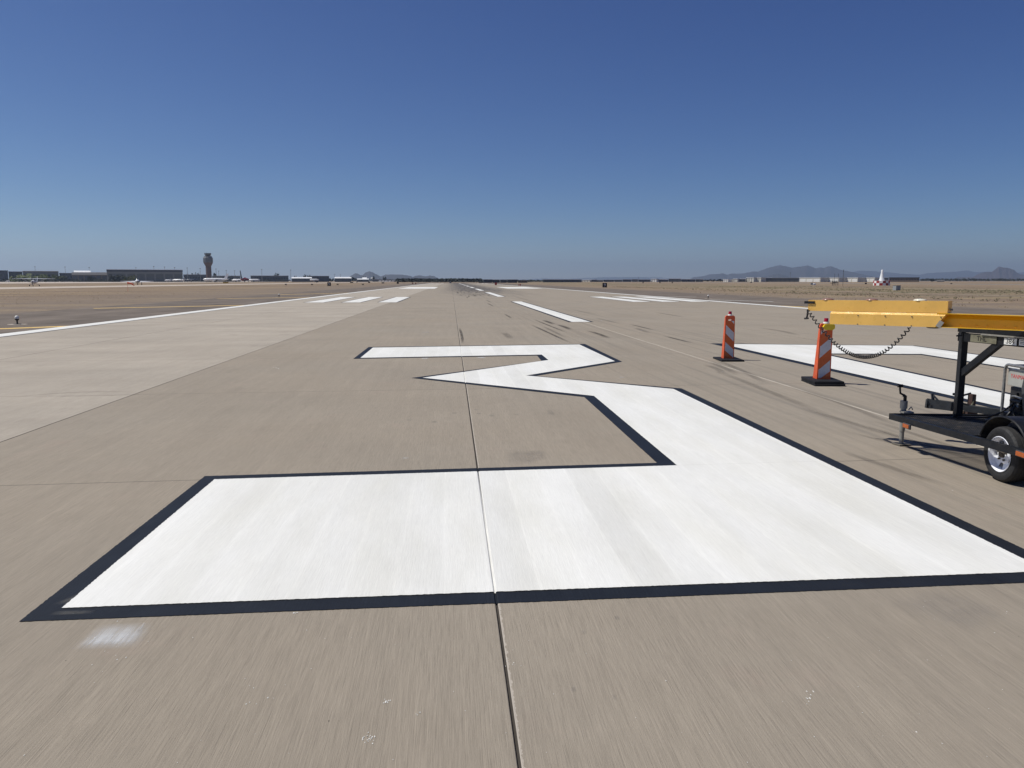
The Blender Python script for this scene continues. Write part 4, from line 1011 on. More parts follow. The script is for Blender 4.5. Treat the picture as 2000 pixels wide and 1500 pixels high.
M['tower_pale'] = pm('pale_tower_panel', (.125, .13, .135), .6, var=.05, scale=.3)
def building(name, label, x0, x1, ytop, dist, wall, roof, depth=40, rz=0., fascia=None, doors=0, door_mat=None, windows=0, shape='flat', roof_px=.7, pil=0, group=None, eave=.72):
    a, b = AT(x0, 549, dist), AT(x1, 549, dist); c = (a + b) / 2; c.z = -.03
    az = math.atan(((x0 + x1) / 2 - 1000) / FPX); rz = -az            # fronts look over the airfield towards the runway end
    if x0 > 1000 and wall in (M['wall_cream'], M['wall_white']): rz -= rad(30)   # the cream row is turned into the sun
    w = (b - a).length * math.cos(az) / math.cos(rz + az); h = AT((x0 + x1) / 2, ytop, dist).z + .03; s = dist / FPX
    t = thing(name, label, 'building', c + W(math.sin(-rz) * depth / 2, math.cos(rz) * depth / 2), rz - YAW, group)
    t.location.z = -.03; rt = roof_px * s; hd = depth / 2
    fh = 0
    if shape == 'flat':
        MB().box((0, 0, (h - rt) / 2), (w, depth, h - rt)).build('wall', wall, t)
        MB().box((0, 0, h - rt / 2 + .003), (w + 1., depth + 1., rt)).build('roof', roof, t)
    elif shape == 'gable':
        e = h * eave
        MB().box((0, 0, e / 2), (w, depth, e)).build('wall', wall, t)
        MB().prism([(-w / 2 - .5, -hd - .6, e + .003), (-w / 2 - .5, 0, h), (-w / 2 - .5, hd + .6, e + .003)], (w + 1, 0, 0)).build('roof', roof, t)
    elif shape == 'shed':
        e = h * .62
        MB().box((0, 0, e / 2), (w, depth, e)).build('wall', wall, t)
        MB().prism([(-w / 2 - .5, -hd - .6, e + .003), (w * .02, -hd - .6, h), (w / 2 + .5, -hd - .6, h), (w / 2 + .5, -hd - .6, e + .003)], (0, depth + 1.2, 0)).build('roof', roof, t)
    if fascia: MB().box((0, -hd - .35, h - rt - fascia * s / 2), (w + .6, .7, fascia * s)).build('fascia', M['fascia'], t)
    for k in range(doors):
        cw = w / doors; MB().box((-w / 2 + cw * (k + .5), -hd - .15, (h * .32)), (cw * .82, .3, h * .64)).build('door', door_mat or M['wall_grey'], t)
    for k in range(windows):
        cw = w / windows; MB().box((-w / 2 + cw * (k + .5), -hd - .12, h * .55), (cw * .6, .24, h * .22)).build('window', M['glass'], t)
    for k in range(pil):
        cw = w / pil; MB().box((-w / 2 + cw * k + cw * .04, -hd - .2, (h - rt) * .49), (cw * .06, .4, (h - rt) * .98)).build('pilaster', M['wall_dark'], t)
    return t
WG, WP, WD, WB, WC, WW, RW, RG = (M[k] for k in ('wall_grey', 'wall_pale', 'wall_dark', 'wall_brown', 'wall_cream', 'wall_white', 'roof_white', 'roof_grey'))
building('office_building', 'dark navy block at the far left edge of the picture', -12, 17, 528, 1500, M['fascia'], WD, 60, windows=3)
building('office_building', 'grey office block with pale roof line behind the far left trees', 18, 45, 530, 1560, WG, RW, 60, windows=5)
building('office_building', 'long grey office block with a ribbon of windows, left of the white roof', 46, 116, 529, 1540, WG, RW, 60, windows=9)
building('shed', 'low dark shed left of the white hangar roof', 117, 146, 533, 1600, WD, RG, 40, windows=3)
building('hangar', 'dark hangar with a bright white sloping roof', 146, 178, 528.2, 1640, WD, RW, 70, shape='gable', eave=.80)
building('hangar', 'brown open-fronted hangar in front of the white roof', 142, 222, 531.5, 1440, WB, M['dark_roof'], 60, shape='gable', doors=7, door_mat=WD)
building('hangar', 'biggest grey hangar with navy fascia and tall doors', 211, 359, 526.2, 1420, WP, RW, 90, rz=rad(-3), fascia=3.6, doors=8, door_mat=WG, roof_px=.9)
building('terminal', 'dark terminal hall between the big hangar and the control tower', 359, 403, 536, 1700, WD, RG, 60, windows=8)
building('terminal', 'low grey terminal wing behind the white airliner', 415, 470, 538.5, 1700, WG, RG, 60, windows=12)
building('terminal', 'long dark terminal building right of the red-tailed jet', 490, 564, 538.2, 1650, WD, RG, 60, windows=14)
building('hangar', 'pale hangar with curved white roof right of the terminal', 570, 609, 541, 1500, WG, RW, 50, shape='gable', doors=3)
building('hangar', 'dark flat hangar behind the left distance sign', 606, 643, 538.8, 1650, WD, RG, 50)
building('hangar', 'bright white-roofed hangar, left one of two right of the sign', 654, 686, 540.8, 1500, WG, RW, 50, shape='gable')
building('hangar', 'bright white-roofed hangar, right one of two right of the sign', 698, 720, 544.0, 1500, WG, RW, 40, shape='gable')
building('shed', 'small white pavilion among dark trees left of the runway end', 708, 716, 541.8, 1700, WW, RW, 20, shape='gable')
building('shed', 'low pale shed right of the water tank', 728, 760, 545.5, 1800, WP, RG, 30)
fx = [(935, 944, 546.5, WB, 'small brown block right of the runway end'), (937, 961, 545.6, WD, 'dark block behind the small brown one at the runway end'), (962, 976, 546, WD, 'dark warehouse left of the red marker'), (977, 990, 546, WD, 'dark warehouse directly above the red marker'),
      (991, 1010, 545.8, WD, 'dark warehouse left of the two red boards'), (1012, 1030, 547, WB, 'low brown shed right of the two red boards')]
for x0, x1, yt, wm, L in fx: building('warehouse', L, x0, x1, yt, 780, wm, RG, 30, windows=3)
building('warehouse', 'very long dark blue warehouse with a thin pale roof', 1060, 1136, 545.6, 1100, WD, RW, 50, doors=0, pil=10)
ws = [(1137, 1152, 546.5, WC, 'short cream block right of the long blue warehouse'), (1153, 1165, 546, WD, 'short dark block above the right distance sign'), (1179, 1199, 546, WD, 'dark block right of the right distance sign'), (1166, 1178, 546.6, WG, 'grey block behind the right distance sign'),
      (1200, 1215, 546, WG, 'grey warehouse, first right of the dark block'), (1216, 1233, 545.4, WD, 'dark warehouse with pale neighbour on its right'), (1234, 1246, 545, WP, 'pale warehouse between two dark ones'), (1247, 1270, 545.6, WD, 'wide dark warehouse left of the white panel block'),
      (1271, 1282, 544.6, WW, 'narrow white warehouse block between dark ones'), (1283, 1305, 545.4, WD, 'dark warehouse right of the narrow white block'), (1306, 1330, 544, WP, 'tall pale tan warehouse'), (1331, 1358, 545, WD, 'dark warehouse right of the tall pale tan one'),
      (1359, 1373, 545, WG, 'grey warehouse left of the small dark trees'), (1412, 1422, 545.4, WW, 'small white warehouse with a sloping roof'), (1432, 1440, 544.2, WC, 'small cream block left of the bright twin blocks'), (1441, 1456, 544.5, WG, 'grey warehouse left of the bright twin blocks'),
      (1458, 1472, 541.8, WC, 'bright cream block, left of the twin pair'), (1473, 1486, 541.8, WC, 'bright cream block, right of the twin pair')]
for x0, x1, yt, wm, L in ws: building('warehouse', L, x0, x1, yt, 1500, wm, RW, 40, rz=rad(-24) if wm in (WC, WW) else 0, pil=3 if wm is not WD else 0)
building('warehouse', 'long dark grey warehouse right of the twin cream blocks', 1487, 1560, 542.5, 1500, WG, RG, 70, pil=8)
for x0, x1, L in ((1561, 1602, 'cream warehouse, leftmost of the long bright row'), (1605, 1638, 'cream warehouse behind the black antenna frame'), (1640, 1675, 'cream warehouse behind the lone mast'), (1678, 1708, 'cream warehouse just left of the checkered beacon')):
    building('warehouse', L, x0, x1, 542, 1450, WC, RW, 30, rz=rad(-26), doors=3, door_mat=WW)
building('warehouse', 'grey warehouse behind the checkered beacon', 1709, 1735, 542, 1500, WG, RG, 60)
building('warehouse', 'unfinished red-brown building with dark open upper storey right of the beacon', 1736, 1795, 541.6, 1350, M['brick'], WD, 60, windows=11, roof_px=1.5)
building('shed', 'tiny pale shed among dark trees at the far right', 1830, 1844, 547, 1600, WP, RW, 20)

# control tower
dt_ = 1500; c = AT(408.5, 549, dt_); c.z = -.03; s = dt_ / FPX
t = thing('control_tower', 'tall tan control tower with flared cab rising over the airfield', 'tower', c, rad(10))
o8 = Matrix.Rotation(rad(22.5), 4, 'Z')
MB().lathe([(5.4 * s, 0), (5.3 * s, 29 * s), (5.5 * s, 30 * s)], 8, o8).build('shaft', M['tower_tan'], t)
MB().lathe([(5.4 * s, 30 * s), (8.6 * s, 36 * s), (8.8 * s, 37 * s)], 8, o8).build('flare', M['tower_tan'], t)
MB().lathe([(8.9 * s, 37 * s), (9.1 * s, 38.2 * s), (9.1 * s, 45.2 * s), (7.4 * s, 48.2 * s), (5 * s, 48.4 * s)], 8, o8).build('equipment_floor', M['tower_pale'], t)
for z, hh_ in ((39.4, .9), (43.0, .8)): MB().lathe([(9.15 * s, z * s), (9.3 * s, z * s), (9.3 * s, (z + hh_) * s), (9.15 * s, (z + hh_) * s)], 8, o8).build('dark_band', M['fascia'], t)
MB().lathe([(4.9 * s, 48.4 * s), (5.2 * s, 50 * s), (6.3 * s, 53.2 * s)], 8, o8).build('cab_glass', M['glass'], t)
MB().lathe([(6.6 * s, 53.2 * s), (6.7 * s, 54.6 * s), (0, 55 * s)], 8, o8).build('roof', M['fascia'], t)
for q in (-5, -2, 2.5, 5.2): MB().tube([(q * s, 0, 54.6 * s), (q * s, 0, 57.2 * s)], .12 * s, 5).build('antenna', M['steel'], t)
MB().lathe([(7.2 * s, 48.3 * s), (7.3 * s, 48.3 * s), (7.3 * s, 49.3 * s), (7.2 * s, 49.3 * s)], 8, o8).build('railing', M['steel'], t)
# low link building at its foot
# water tank and the white hut at the runway end
dt_ = 1900; c = AT(727, 549, dt_); c.z = -.03; s = dt_ / FPX
t = thing('water_tank', 'small white water tank on a pedestal among the trees', 'tank', c)
MB().lathe([(.8 * s, 0), (.7 * s, 5 * s)], 10).build('pedestal', M['wall_white'], t, 40); MB().lathe([(.7 * s, 5 * s), (2.6 * s, 5.6 * s), (2.8 * s, 6.6 * s), (2.2 * s, 7.6 * s), (0, 8 * s)], 14).build('tank_bowl', M['wall_white'], t, 40)
dt_ = 655; c = AT(879.5, 549, dt_); c.z = -.03; s = dt_ / FPX
t = thing('localizer_hut', 'white hut with a mast at the far runway end', 'hut', c)
MB().box((0, 0, 3 * s), (3.6 * s, 4 * s, 6 * s)).build('wall', M['wall_white'], t); MB().box((0, 0, 6.2 * s), (4.2 * s, 4.4 * s, .4 * s)).build('roof', RG, t); MB().tube([(2.2 * s, 0, 0), (2.2 * s, 0, 10.5 * s)], .16 * s, 5).build('mast', M['dark_steel'], t)
# row of white trucks and cars far left
row = [742, 748, 754, 761, 768, 774]
names = ['white truck, leftmost of the parked row by the treeline', 'white truck, second of the parked row by the treeline', 'white truck, third of the parked row by the treeline', 'white truck, fourth of the parked row by the treeline', 'white truck, fifth of the parked row by the treeline', 'white truck, rightmost of the parked row by the treeline']
first = None
def truck(label, loc, sc, col=M['wall_white']):
    t = thing('parked_truck', label, 'truck', loc, 0, 'trucks parked by the treeline'); t.scale = (sc,) * 3
    MB().box((.6, 0, 1.75), (4.2, 2.3, 2.3), bev=.08).build('cargo_box', col, t); MB().box((-2.5, 0, 1.25), (1.8, 2.1, 1.7), bev=.15).build('cab', col, t); MB().box((-2.9, 0, 1.6), (1.1, 2.14, .6)).build('window', M['glass'], t)
    for wx_ in (-2.4, 1.4):
        for wy_ in (-1, 1): MB().lathe([(0, -.15), (.45, -.15), (.45, .15), (0, .15)], 12, Matrix.Translation((wx_, wy_, .45)) @ Matrix.Rotation(rad(90), 4, 'X')).build('wheel', M['tyre'], t)
    return t
for L, x in zip(names, row):
    loc = AT(x, 549, 1400); loc.z = -.03
    if first is None: first = truck(L, loc, .95)
    else: dup(first, loc, 0, L)
c = AT(15, 549, 1150); c.z = -.03
tk = truck('pale van parked before the far left navy block', c, .9); tk['group'] = 'vehicles on the left apron'
# light masts
masts = [(70.5, 520.5, 1650, 'floodlight mast above the long office block'), (129, 521, 1700, 'floodlight mast left of the white hangar roof'), (176, 522, 1720, 'floodlight mast above the white hangar roof'), (267, 522.5, 1750, 'short floodlight mast above the left part of the big hangar'),
         (302, 520, 1600, 'floodlight mast over the middle of the big hangar'), (323, 521, 1600, 'floodlight mast over the right part of the big hangar'), (342.5, 522, 1650, 'floodlight mast near the right corner of the big hangar'), (367, 523, 1500, 'floodlight mast just right of the big hangar'),
         (392, 524, 1500, 'floodlight mast just left of the control tower'), (423, 525, 1500, 'tall floodlight mast just right of the control tower'), (428, 529, 1550, 'short floodlight mast right of the control tower'), (443, 528, 1600, 'floodlight mast above the white airliner tail'), (459, 528.5, 1500, 'floodlight mast left of the red-tailed jet'),
         (512, 526, 1450, 'floodlight mast above the long dark terminal'), (568.5, 527, 1450, 'floodlight mast at the right end of the terminal'), (654, 535.5, 1700, 'short floodlight mast right of the left distance sign'), (665, 536, 1700, 'short floodlight mast above the left white-roofed hangar'), (1543, 532.5, 1700, 'lone floodlight mast behind the dark grey warehouse'), (1247, 541, 2000, 'short mast above the dark warehouses on the right')]
first = None
for x, yt, dd_, L in masts:
    c = AT(x, 549, dd_); c.z = -.03; hgt_ = AT(x, yt, dd_).z
    if first is None:
        first = thing('floodlight_mast', L, 'light mast', c, 0, 'floodlight masts around the airfield'); first.scale = (1, 1, hgt_ / 30)
        MB().tube([(0, 0, 0), (0, 0, 30)], [.42, .25], 6).build('pole', M['steel'], first); MB().box((0, 0, 29.6), (2.6, .5, .8)).build('lamp_head', M['dark_steel'], first)
    else: dup(first, c, 0, L, (1, 1, hgt_ / 30))

# ------------------------------------------------------------------ vegetation
def leaf_mat(name, col, d):
    t = NT(name); p = t.objc()
    c = t.mix(t.rng(t.noise(p, 1.4, 3), .3, .7, 0, 1), col, d)
    return t.bsdf(c, .7, spec=.2)
M['leaf'] = leaf_mat('olive_leaves', (.055, .065, .028), (.085, .090, .038)); M['leaf_dark'] = leaf_mat('dark_leaves', (.018, .023, .022), (.03, .035, .03)); M['leaf_green'] = leaf_mat('bright_desert_leaves', (.11, .14, .05), (.15, .165, .07))
M['bark'] = pm('grey_bark', (.12, .09, .065), .9, var=.2, scale=2)
M['straw'] = leaf_mat('dry_grass', (.36, .275, .15), (.27, .205, .125)); M['scrub'] = leaf_mat('grey_green_scrub', (.19, .18, .105), (.14, .135, .08))
def crown(seed, n=420, lobes=9):
    r = random.Random(seed); mb = MB()
    cs = [(r.uniform(-.55, .55), r.uniform(-.55, .55), r.uniform(.25, .8), r.uniform(.22, .42)) for _ in range(lobes)]
    for _ in range(n):
        cx, cy, cz, cr = r.choice(cs); a, b = r.uniform(0, 6.283), math.acos(r.uniform(-1, 1)); q = cr * r.uniform(.6, 1.05)
        p = Vector((cx + q * math.sin(b) * math.cos(a), cy + q * math.sin(b) * math.sin(a), cz + q * math.cos(b) * .85)); s = r.uniform(.05, .11)
        u = Vector((r.gauss(0, 1), r.gauss(0, 1), r.gauss(0, 1))).normalized(); v = u.orthogonal().normalized()
        mb.poly([p + u * s, p + v * s * .8, p - u * s, p - v * s * .8])
    return mb
protos = {}
def tree(label, x, ytop, dist, wpx, kind, group='trees around the airfield'):
    c = AT(x, 549, dist); c.z = -.03; h = AT(x, ytop, dist).z; w = wpx * dist / FPX
    key = (kind, R.randint(0, 2))
    if key not in protos:
        t = thing('tree', label, 'tree', c, R.uniform(0, 6), group)
        mb = MB(); mb.tube([(0, 0, 0), (.02, 0, .3), (.0, .02, .6)], [.05, .035, .015], 6)
        for k in range(4): a = k * 1.6; mb.tube([(.01, 0, .28 + .05 * k), (.22 * math.cos(a), .22 * math.sin(a), .5 + .07 * k)], [.022, .008], 5)
        mb.build('trunk', M['bark'], t)
        crown(hash(key[1]) + 31 * {'leaf': 1, 'leaf_dark': 2, 'leaf_green': 3}[kind]).build('crown', M[kind], t, fixn=False)
        t.scale = (w * .62, w * .62, h / 1.08); protos[key] = t
        return t
    return dup(protos[key], c, R.uniform(0, 6), label, (w * .62, w * .62, h / 1.08))
for x, yt, d_, w_, k_, L in [
    (38, 535.5, 1300, 32, 'leaf_green', 'bushy green tree, leftmost of the row before the office block'), (56, 533.2, 1290, 34, 'leaf_green', 'bushy green tree, second from left before the office block'), (73, 534, 1310, 30, 'leaf_green', 'bushy green tree below the first floodlight mast'), (90, 534.6, 1290, 32, 'leaf_green', 'bushy green tree, second from right before the office block'), (108, 535.4, 1300, 28, 'leaf_green', 'bushy green tree, rightmost before the office block'),
    (122, 537, 1310, 20, 'leaf_dark', 'dark tree before the low dark shed'), (176, 538, 1300, 20, 'leaf_dark', 'dark tree before the brown open-fronted hangar'), (222, 535, 1300, 22, 'leaf_dark', 'dark tree at the left corner of the big hangar'), (236, 536, 1280, 22, 'leaf_dark', 'dark tree before the left doors of the big hangar'), (252, 536.5, 1290, 32, 'leaf_green', 'olive tree before the big hangar doors'),
    (385, 530.5, 1750, 9, 'leaf_dark', 'round dark tree above the terminal left of the tower'), (378, 533.5, 1750, 8, 'leaf_dark', 'smaller dark tree left of the round one'), (420, 533, 1750, 9, 'leaf_dark', 'dark tree hard against the right side of the tower'), (367, 534, 1760, 6, 'leaf_dark', 'small dark tree right of the big hangar'),
    (541, 531.5, 1700, 11, 'leaf_dark', 'large round dark tree above the terminal'), (457, 537, 1750, 9, 'leaf_dark', 'dark tree left of the dark red tri-jet'), (578, 538, 1750, 7, 'leaf_dark', 'dark tree above the curved pale hangar'), (596, 534.5, 1700, 7, 'leaf_dark', 'tall narrow dark tree left of the flat hangar'), (606, 536, 1700, 5, 'leaf_dark', 'small dark tree on the flat hangar corner'), (603, 537.5, 1700, 6, 'leaf_dark', 'small dark tree just left of the flat hangar'),
    (640, 542, 1750, 10, 'leaf_dark', 'dark tree behind the left distance sign'), (648, 543, 1750, 10, 'leaf_dark', 'dark tree just right of the left distance sign'), (691, 541, 1750, 10, 'leaf_dark', 'dark tree between the two white-roofed hangars'), (711, 539, 1800, 8, 'leaf_dark', 'dark tree above the white pavilion'), (730, 538.6, 1850, 5, 'leaf_dark', 'dark narrow tree behind the water tank'), (751, 539, 1700, 7, 'leaf_dark', 'dark oval tree below the flat mountain'),
    (1380, 545.4, 1700, 9, 'leaf_dark', 'dark tree, left of the clump amid the right warehouses'), (1391, 544.6, 1700, 12, 'leaf_dark', 'dark tree, middle of the clump amid the right warehouses'), (1404, 545, 1700, 12, 'leaf_dark', 'dark tree, right of the clump amid the right warehouses'), (1426, 545.6, 1700, 7, 'leaf_dark', 'small dark tree between white warehouses'), (1820, 543.6, 1600, 9, 'leaf_dark', 'dark tree rising from the far right treeline'), (1842, 543.4, 1600, 8, 'leaf_dark', 'dark tree above the tiny pale shed')]: tree(L, x, yt, d_, w_, k_)
def woodland(name, label, spans, mat, seed):
    r = random.Random(seed); mb = MB()
    for x0, x1, ylo, yhi, d_, n in spans:
        for _ in range(n):
            x = r.uniform(x0, x1); dd_ = d_ * r.uniform(.96, 1.06); c = AT(x, 549, dd_); hh_ = AT(x, r.uniform(ylo, yhi) , dd_).z; rr = hh_ * r.uniform(.45, .8)
            for _ in range(26):
                a, b = r.uniform(0, 6.283), r.uniform(-.2, 1.57); q = r.uniform(.7, 1.05)
                p = Vector((c.x + rr * q * math.cos(b) * math.cos(a), c.y + rr * q * math.cos(b) * math.sin(a), hh_ * (.42 + .55 * q * math.sin(b)))); s_ = hh_ * r.uniform(.10, .2)
                u = Vector((r.gauss(0, 1), r.gauss(0, 1), r.gauss(0, 1))).normalized(); v = u.orthogonal().normalized()
                mb.poly([p + u * s_, p + v * s_, p - u * s_, p - v * s_])
    o = mb.build(name, mat, fixn=False); tag(o, label, 'woodland', kind='stuff')
M['leaf_far'] = leaf_mat('haze_tinted_far_leaves', (.030, .040, .044), (.045, .055, .056))  # blue-grey of distant haze is mixed into the leaf colour
woodland('treeline', 'far dark band of trees at the runway end', [(775, 940, 543.9, 545.8, 670, 320), (935, 1040, 546.2, 547.6, 830, 90), (600, 775, 544.6, 547, 1900, 90), (1010, 1062, 546.4, 547.8, 1000, 60)], M['leaf_far'], 3)
woodland('treeline', 'far dark band of trees below the butte on the right', [(1795, 2060, 543.6, 546.4, 1700, 230), (1330, 1460, 545.6, 547.4, 1900, 60), (1140, 1330, 546.4, 547.8, 2100, 60)], M['leaf_dark'], 4)
woodland('treeline', 'low dark hedge along the left apron edge', [(-20, 240, 544.6, 546.4, 1330, 150), (355, 600, 545, 546.8, 1600, 120)], M['leaf_dark'], 5)
# dry grass and scrub on the infields
def tufts(name, label, mat, n, area, hgt, seed, cat):
    r = random.Random(seed); mb = MB(); k = 0
    while k < n:
        x = r.uniform(*area[0]); y = r.uniform(area[1][0] ** .5, area[1][1] ** .5) ** 2
        if mnoise.noise(Vector((x * .035, y * .012, seed))) + r.uniform(-.25, .25) < .08: 
            if r.random() > .06: continue
        if XL - 14.5 < x < XR + 14: continue
        if xa - 1 < x < xb + 1 or xb - 1 < x < xa + 1: continue
        k += 1; s_ = hgt * r.uniform(.5, 1.5)
        for _ in range(5):
            a = r.uniform(0, 6.283); lx, ly = math.cos(a), math.sin(a); px_, py_ = x + r.gauss(0, s_ * .6), y + r.gauss(0, s_ * .6)
            mb.poly([(px_ - ly * s_ * .3, py_ + lx * s_ * .3, -.04), (px_ + ly * s_ * .3, py_ - lx * s_ * .3, -.04), (px_ + lx * s_ * .6 + ly * s_ * .12, py_ + ly * s_ * .6, -.03 + s_ * r.uniform(.5, 1))])
    tag(mb.build(name, mat, fixn=False), label, cat, kind='stuff')
tufts('dry_grass', 'dry straw grass scattered over the left infield', M['straw'], 5000, ((-135, -34), (25, 520)), .05, 11, 'grass')
tufts('dry_grass', 'dry straw grass scattered over the right infield', M['straw'], 9000, ((40, 270), (25, 420)), .08, 12, 'grass')
tufts('scrub', 'grey green weeds on the right infield beyond the trailer', M['scrub'], 6000, ((52, 125), (40, 260)), .13, 13, 'scrub')

# ------------------------------------------------------------------ mountains
def rock(name, col):
    t = NT(name); p = t.pos()
    c = t.mix(t.rng(t.noise(p, .004, 7, .65), .35, .65, 0, 1), col, tuple(q * .62 for q in col))
    return t.bsdf(c, .95, spec=.1)
M['rock'] = rock('desert_rock', (.066, .060, .066)); M['rock_red'] = rock('red_desert_rock', (.085, .062, .064))
def ridge(name, label, prof, dist, depth, mat, seed, rough=1.):
    """prof: (x, y) skyline in picture px at that distance; real slopes fall away in front and behind"""
    n = 320; x0, x1 = prof[0][0], prof[-1][0]; nv = 26; mb = MB(); g_ = []
    def sky(x):
        for (a, ya), (b, yb_) in zip(prof, prof[1:]):
            if a <= x <= b: return ya + (yb_ - ya) * (x - a) / max(b - a, 1e-6)
        return 549
    for i in range(n + 1):
        x = x0 + (x1 - x0) * i / n; h0 = max(AT(x, sky(x) + .55 * rough * mnoise.fractal(Vector((x * .16, seed, 0)), 1., 2.1, 4), dist).z, 0) if 0 < i < n else 0; col = []
        for j in range(nv + 1):
            v = j / nv * 2 - 1; p = AT(x, 549, dist + v * depth)
            q = mnoise.fractal(Vector((i * .052, v * 3.1, seed)), 1., 2.1, 5)
            spur = abs(mnoise.noise(Vector((i * .075 + v * .8, v * 1.3, seed + 9))))
            fall = max(0., 1 - abs(v)) ** (1.25)
            hh_ = h0 * max(0, fall * (1 - .55 * spur * (1 - fall)) + .10 * rough * q * fall * (1 - fall) * 3)
            if j == nv // 2: hh_ = h0 * (1 + .015 * q)
            col.append(mb.bm.verts.new((p.x, p.y, hh_ - .5)))
        g_.append(col)
    for i in range(n):
        for j in range(nv): mb.bm.faces.new((g_[i][j], g_[i + 1][j], g_[i + 1][j + 1], g_[i][j + 1]))
    o = mb.build(name, mat, smooth=35); tag(o, label, 'mountains', kind='structure')
ridge('hills', 'blue hazy hills with one pointed peak left of the runway', [(675, 549), (684, 539), (690, 536.4), (694, 533.6), (698, 534), (705, 537.2), (709, 536.5), (715, 532), (722, 529.6), (728, 531.8), (736, 536), (744, 540), (748, 538), (754, 536.2), (768, 536), (778, 536), (792, 537), (800, 538.4), (806, 541), (811, 538.8), (818, 537.6), (826, 538.8), (832, 539.6), (840, 538), (848, 539.6), (856, 543), (862, 549)], 9500, 1300, M['rock'], 1)
ridge('mountains', 'long jagged blue mountain range on the right', [(1340, 549), (1355, 541), (1368, 540.2), (1378, 537.8), (1388, 535.6), (1400, 535), (1411, 534), (1420, 536.4), (1428, 534), (1440, 534.6), (1452, 533.8), (1462, 532), (1470, 530), (1480, 530.4), (1495, 524.4), (1505, 521.4), (1515, 519), (1523, 517.8), (1534, 520), (1546, 523.2), (1556, 521), (1566, 520), (1575, 518.2), (1584, 521), (1592, 524), (1600, 522.2), (1608, 523.6), (1614, 521), (1622, 519.8), (1630, 523), (1640, 526.6), (1655, 529.6), (1672, 533), (1690, 537), (1710, 541), (1735, 549)], 15000, 2600, M['rock'], 2)
ridge('mountains', 'low foothill in front of the jagged range', [(1490, 549), (1503, 538.6), (1512, 535.4), (1520, 534.6), (1530, 537.6), (1545, 541), (1565, 543), (1590, 549)], 11000, 900, M['rock'], 3)
ridge('mountains', 'pale distant range between jagged mountains and butte', [(1620, 549), (1660, 533), (1676, 528.4), (1700, 529.4), (1730, 531.6), (1760, 534.4), (1795, 537), (1810, 533.4), (1840, 531.6), (1870, 530.2), (1886, 527.8), (1905, 531.8), (1920, 530.4), (1950, 534), (2000, 532), (2060, 549)], 24000, 3000, M['rock'], 4)
ridge('mountains', 'faint far range right of the runway end', [(1000, 549), (1040, 545.0), (1060, 543.4), (1080, 544.2), (1105, 544.8), (1140, 542.8), (1180, 541.4), (1230, 540.9), (1280, 541.5), (1305, 543.4), (1332, 544.8), (1350, 549)], 27000, 2000, M['rock'], 5)
ridge('butte', 'steep reddish butte at the right edge', [(1855, 549), (1870, 541), (1885, 541.4), (1900, 540.6), (1906, 537), (1914, 533.4), (1922, 531.4), (1936, 530.4), (1941, 527), (1946, 522.4), (1949, 520.8), (1955, 521.8), (1966, 523), (1974, 525.6), (1979, 527), (1983, 531), (1990, 535.6), (2000, 536.4), (2012, 538), (2040, 549)], 12500, 1100, M['rock_red'], 6)

# ------------------------------------------------------------------ air
hz = MB(); hz.box((0, 0, 330), (60000, 60000, 662)); hz = hz.build('haze', [])
t = NT('haze_air')
v = t.n('ShaderNodeVolumePrincipled'); v.inputs['Color'].default_value = (.66, .81, 1.0, 1); v.inputs['Density'].default_value = 6.4e-5; v.inputs['Anisotropy'].default_value = .40
t.l(v.outputs[0], t.out.inputs['Volume']); hz.data.materials.append(t.m); tag(hz, 'thin blue haze over the whole airfield', 'haze', kind='stuff')

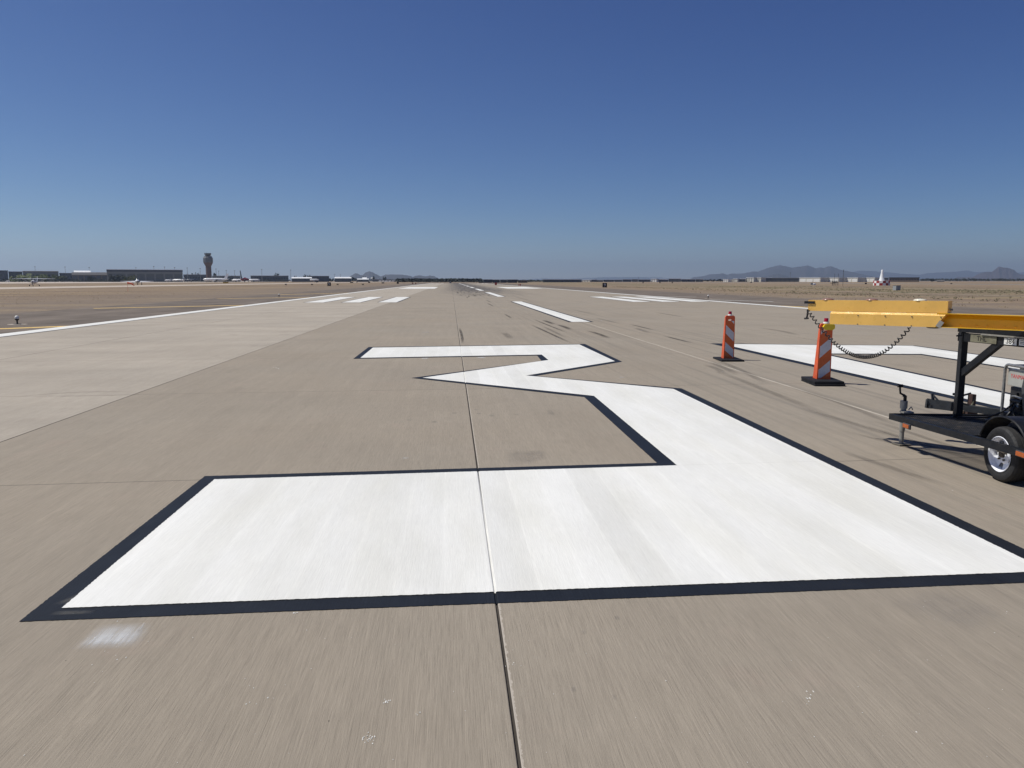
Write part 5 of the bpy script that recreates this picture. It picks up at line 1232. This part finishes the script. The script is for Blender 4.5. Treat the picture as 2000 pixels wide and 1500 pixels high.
# ------------------------------------------------------------------ light, sky, camera
ELEV, AZ = rad(58), rad(8)
to_sun = W(-math.cos(AZ) * math.cos(ELEV), math.sin(AZ) * math.cos(ELEV), math.sin(ELEV))
sl = bpy.data.lights.new('sun', 'SUN'); sl.energy = 4.6; sl.angle = rad(.53); sl.color = (1, .968, .885)
so = bpy.data.objects.new('sun', sl); COL.objects.link(so); so.rotation_euler = to_sun.to_track_quat('Z', 'Y').to_euler(); so.location = (0, 0, 50)
w = bpy.data.worlds.new('World'); S.world = w; w.use_nodes = True; nt = w.node_tree; nt.nodes.clear()
out = nt.nodes.new('ShaderNodeOutputWorld'); bg = nt.nodes.new('ShaderNodeBackground'); sk = nt.nodes.new('ShaderNodeTexSky')
sk.sky_type = 'NISHITA'; sk.sun_disc = False; sk.sun_elevation = ELEV; sk.sun_rotation = math.atan2(to_sun.x, to_sun.y)
sk.altitude = 3000; sk.air_density = 1.0; sk.dust_density = .6; sk.ozone_density = 6.0
bg.inputs['Strength'].default_value = .05
# deep dry-air blue: each channel of the sky gets its own contrast
sp = nt.nodes.new('ShaderNodeSeparateColor'); cb = nt.nodes.new('ShaderNodeCombineColor'); nt.links.new(sk.outputs[0], sp.inputs[0])
for i, (e, k) in enumerate(((1.55, .65), (1.38, .715), (1.0, 1.40))):
    a_ = nt.nodes.new('ShaderNodeMath'); a_.operation = 'POWER'; a_.inputs[1].default_value = e; nt.links.new(sp.outputs[i], a_.inputs[0])
    m_ = nt.nodes.new('ShaderNodeMath'); m_.operation = 'MULTIPLY'; m_.inputs[1].default_value = k; nt.links.new(a_.outputs[0], m_.inputs[0]); nt.links.new(m_.outputs[0], cb.inputs[i])
nt.links.new(cb.outputs[0], bg.inputs[0]); nt.links.new(bg.outputs[0], out.inputs[0])
cd = bpy.data.cameras.new('camera'); cam = bpy.data.objects.new('camera', cd); COL.objects.link(cam)
cd.sensor_width = 36; cd.lens = FPX / 2000 * 36; cd.clip_start = .05; cd.clip_end = 90000
cam.location = (0, 0, H); cam.rotation_euler = (rad(90) - PITCH, 0, -YAW); S.camera = cam
S.view_settings.view_transform = 'Standard'; S.view_settings.look = 'None'; S.view_settings.gamma = 1; S.view_settings.exposure = 0; S.view_settings.use_curve_mapping = False
S.cycles.use_denoising = True; S.cycles.denoising_prefilter = 'ACCURATE'; S.cycles.max_bounces = 6; S.cycles.transparent_max_bounces = 12; S.cycles.volume_bounces = 0
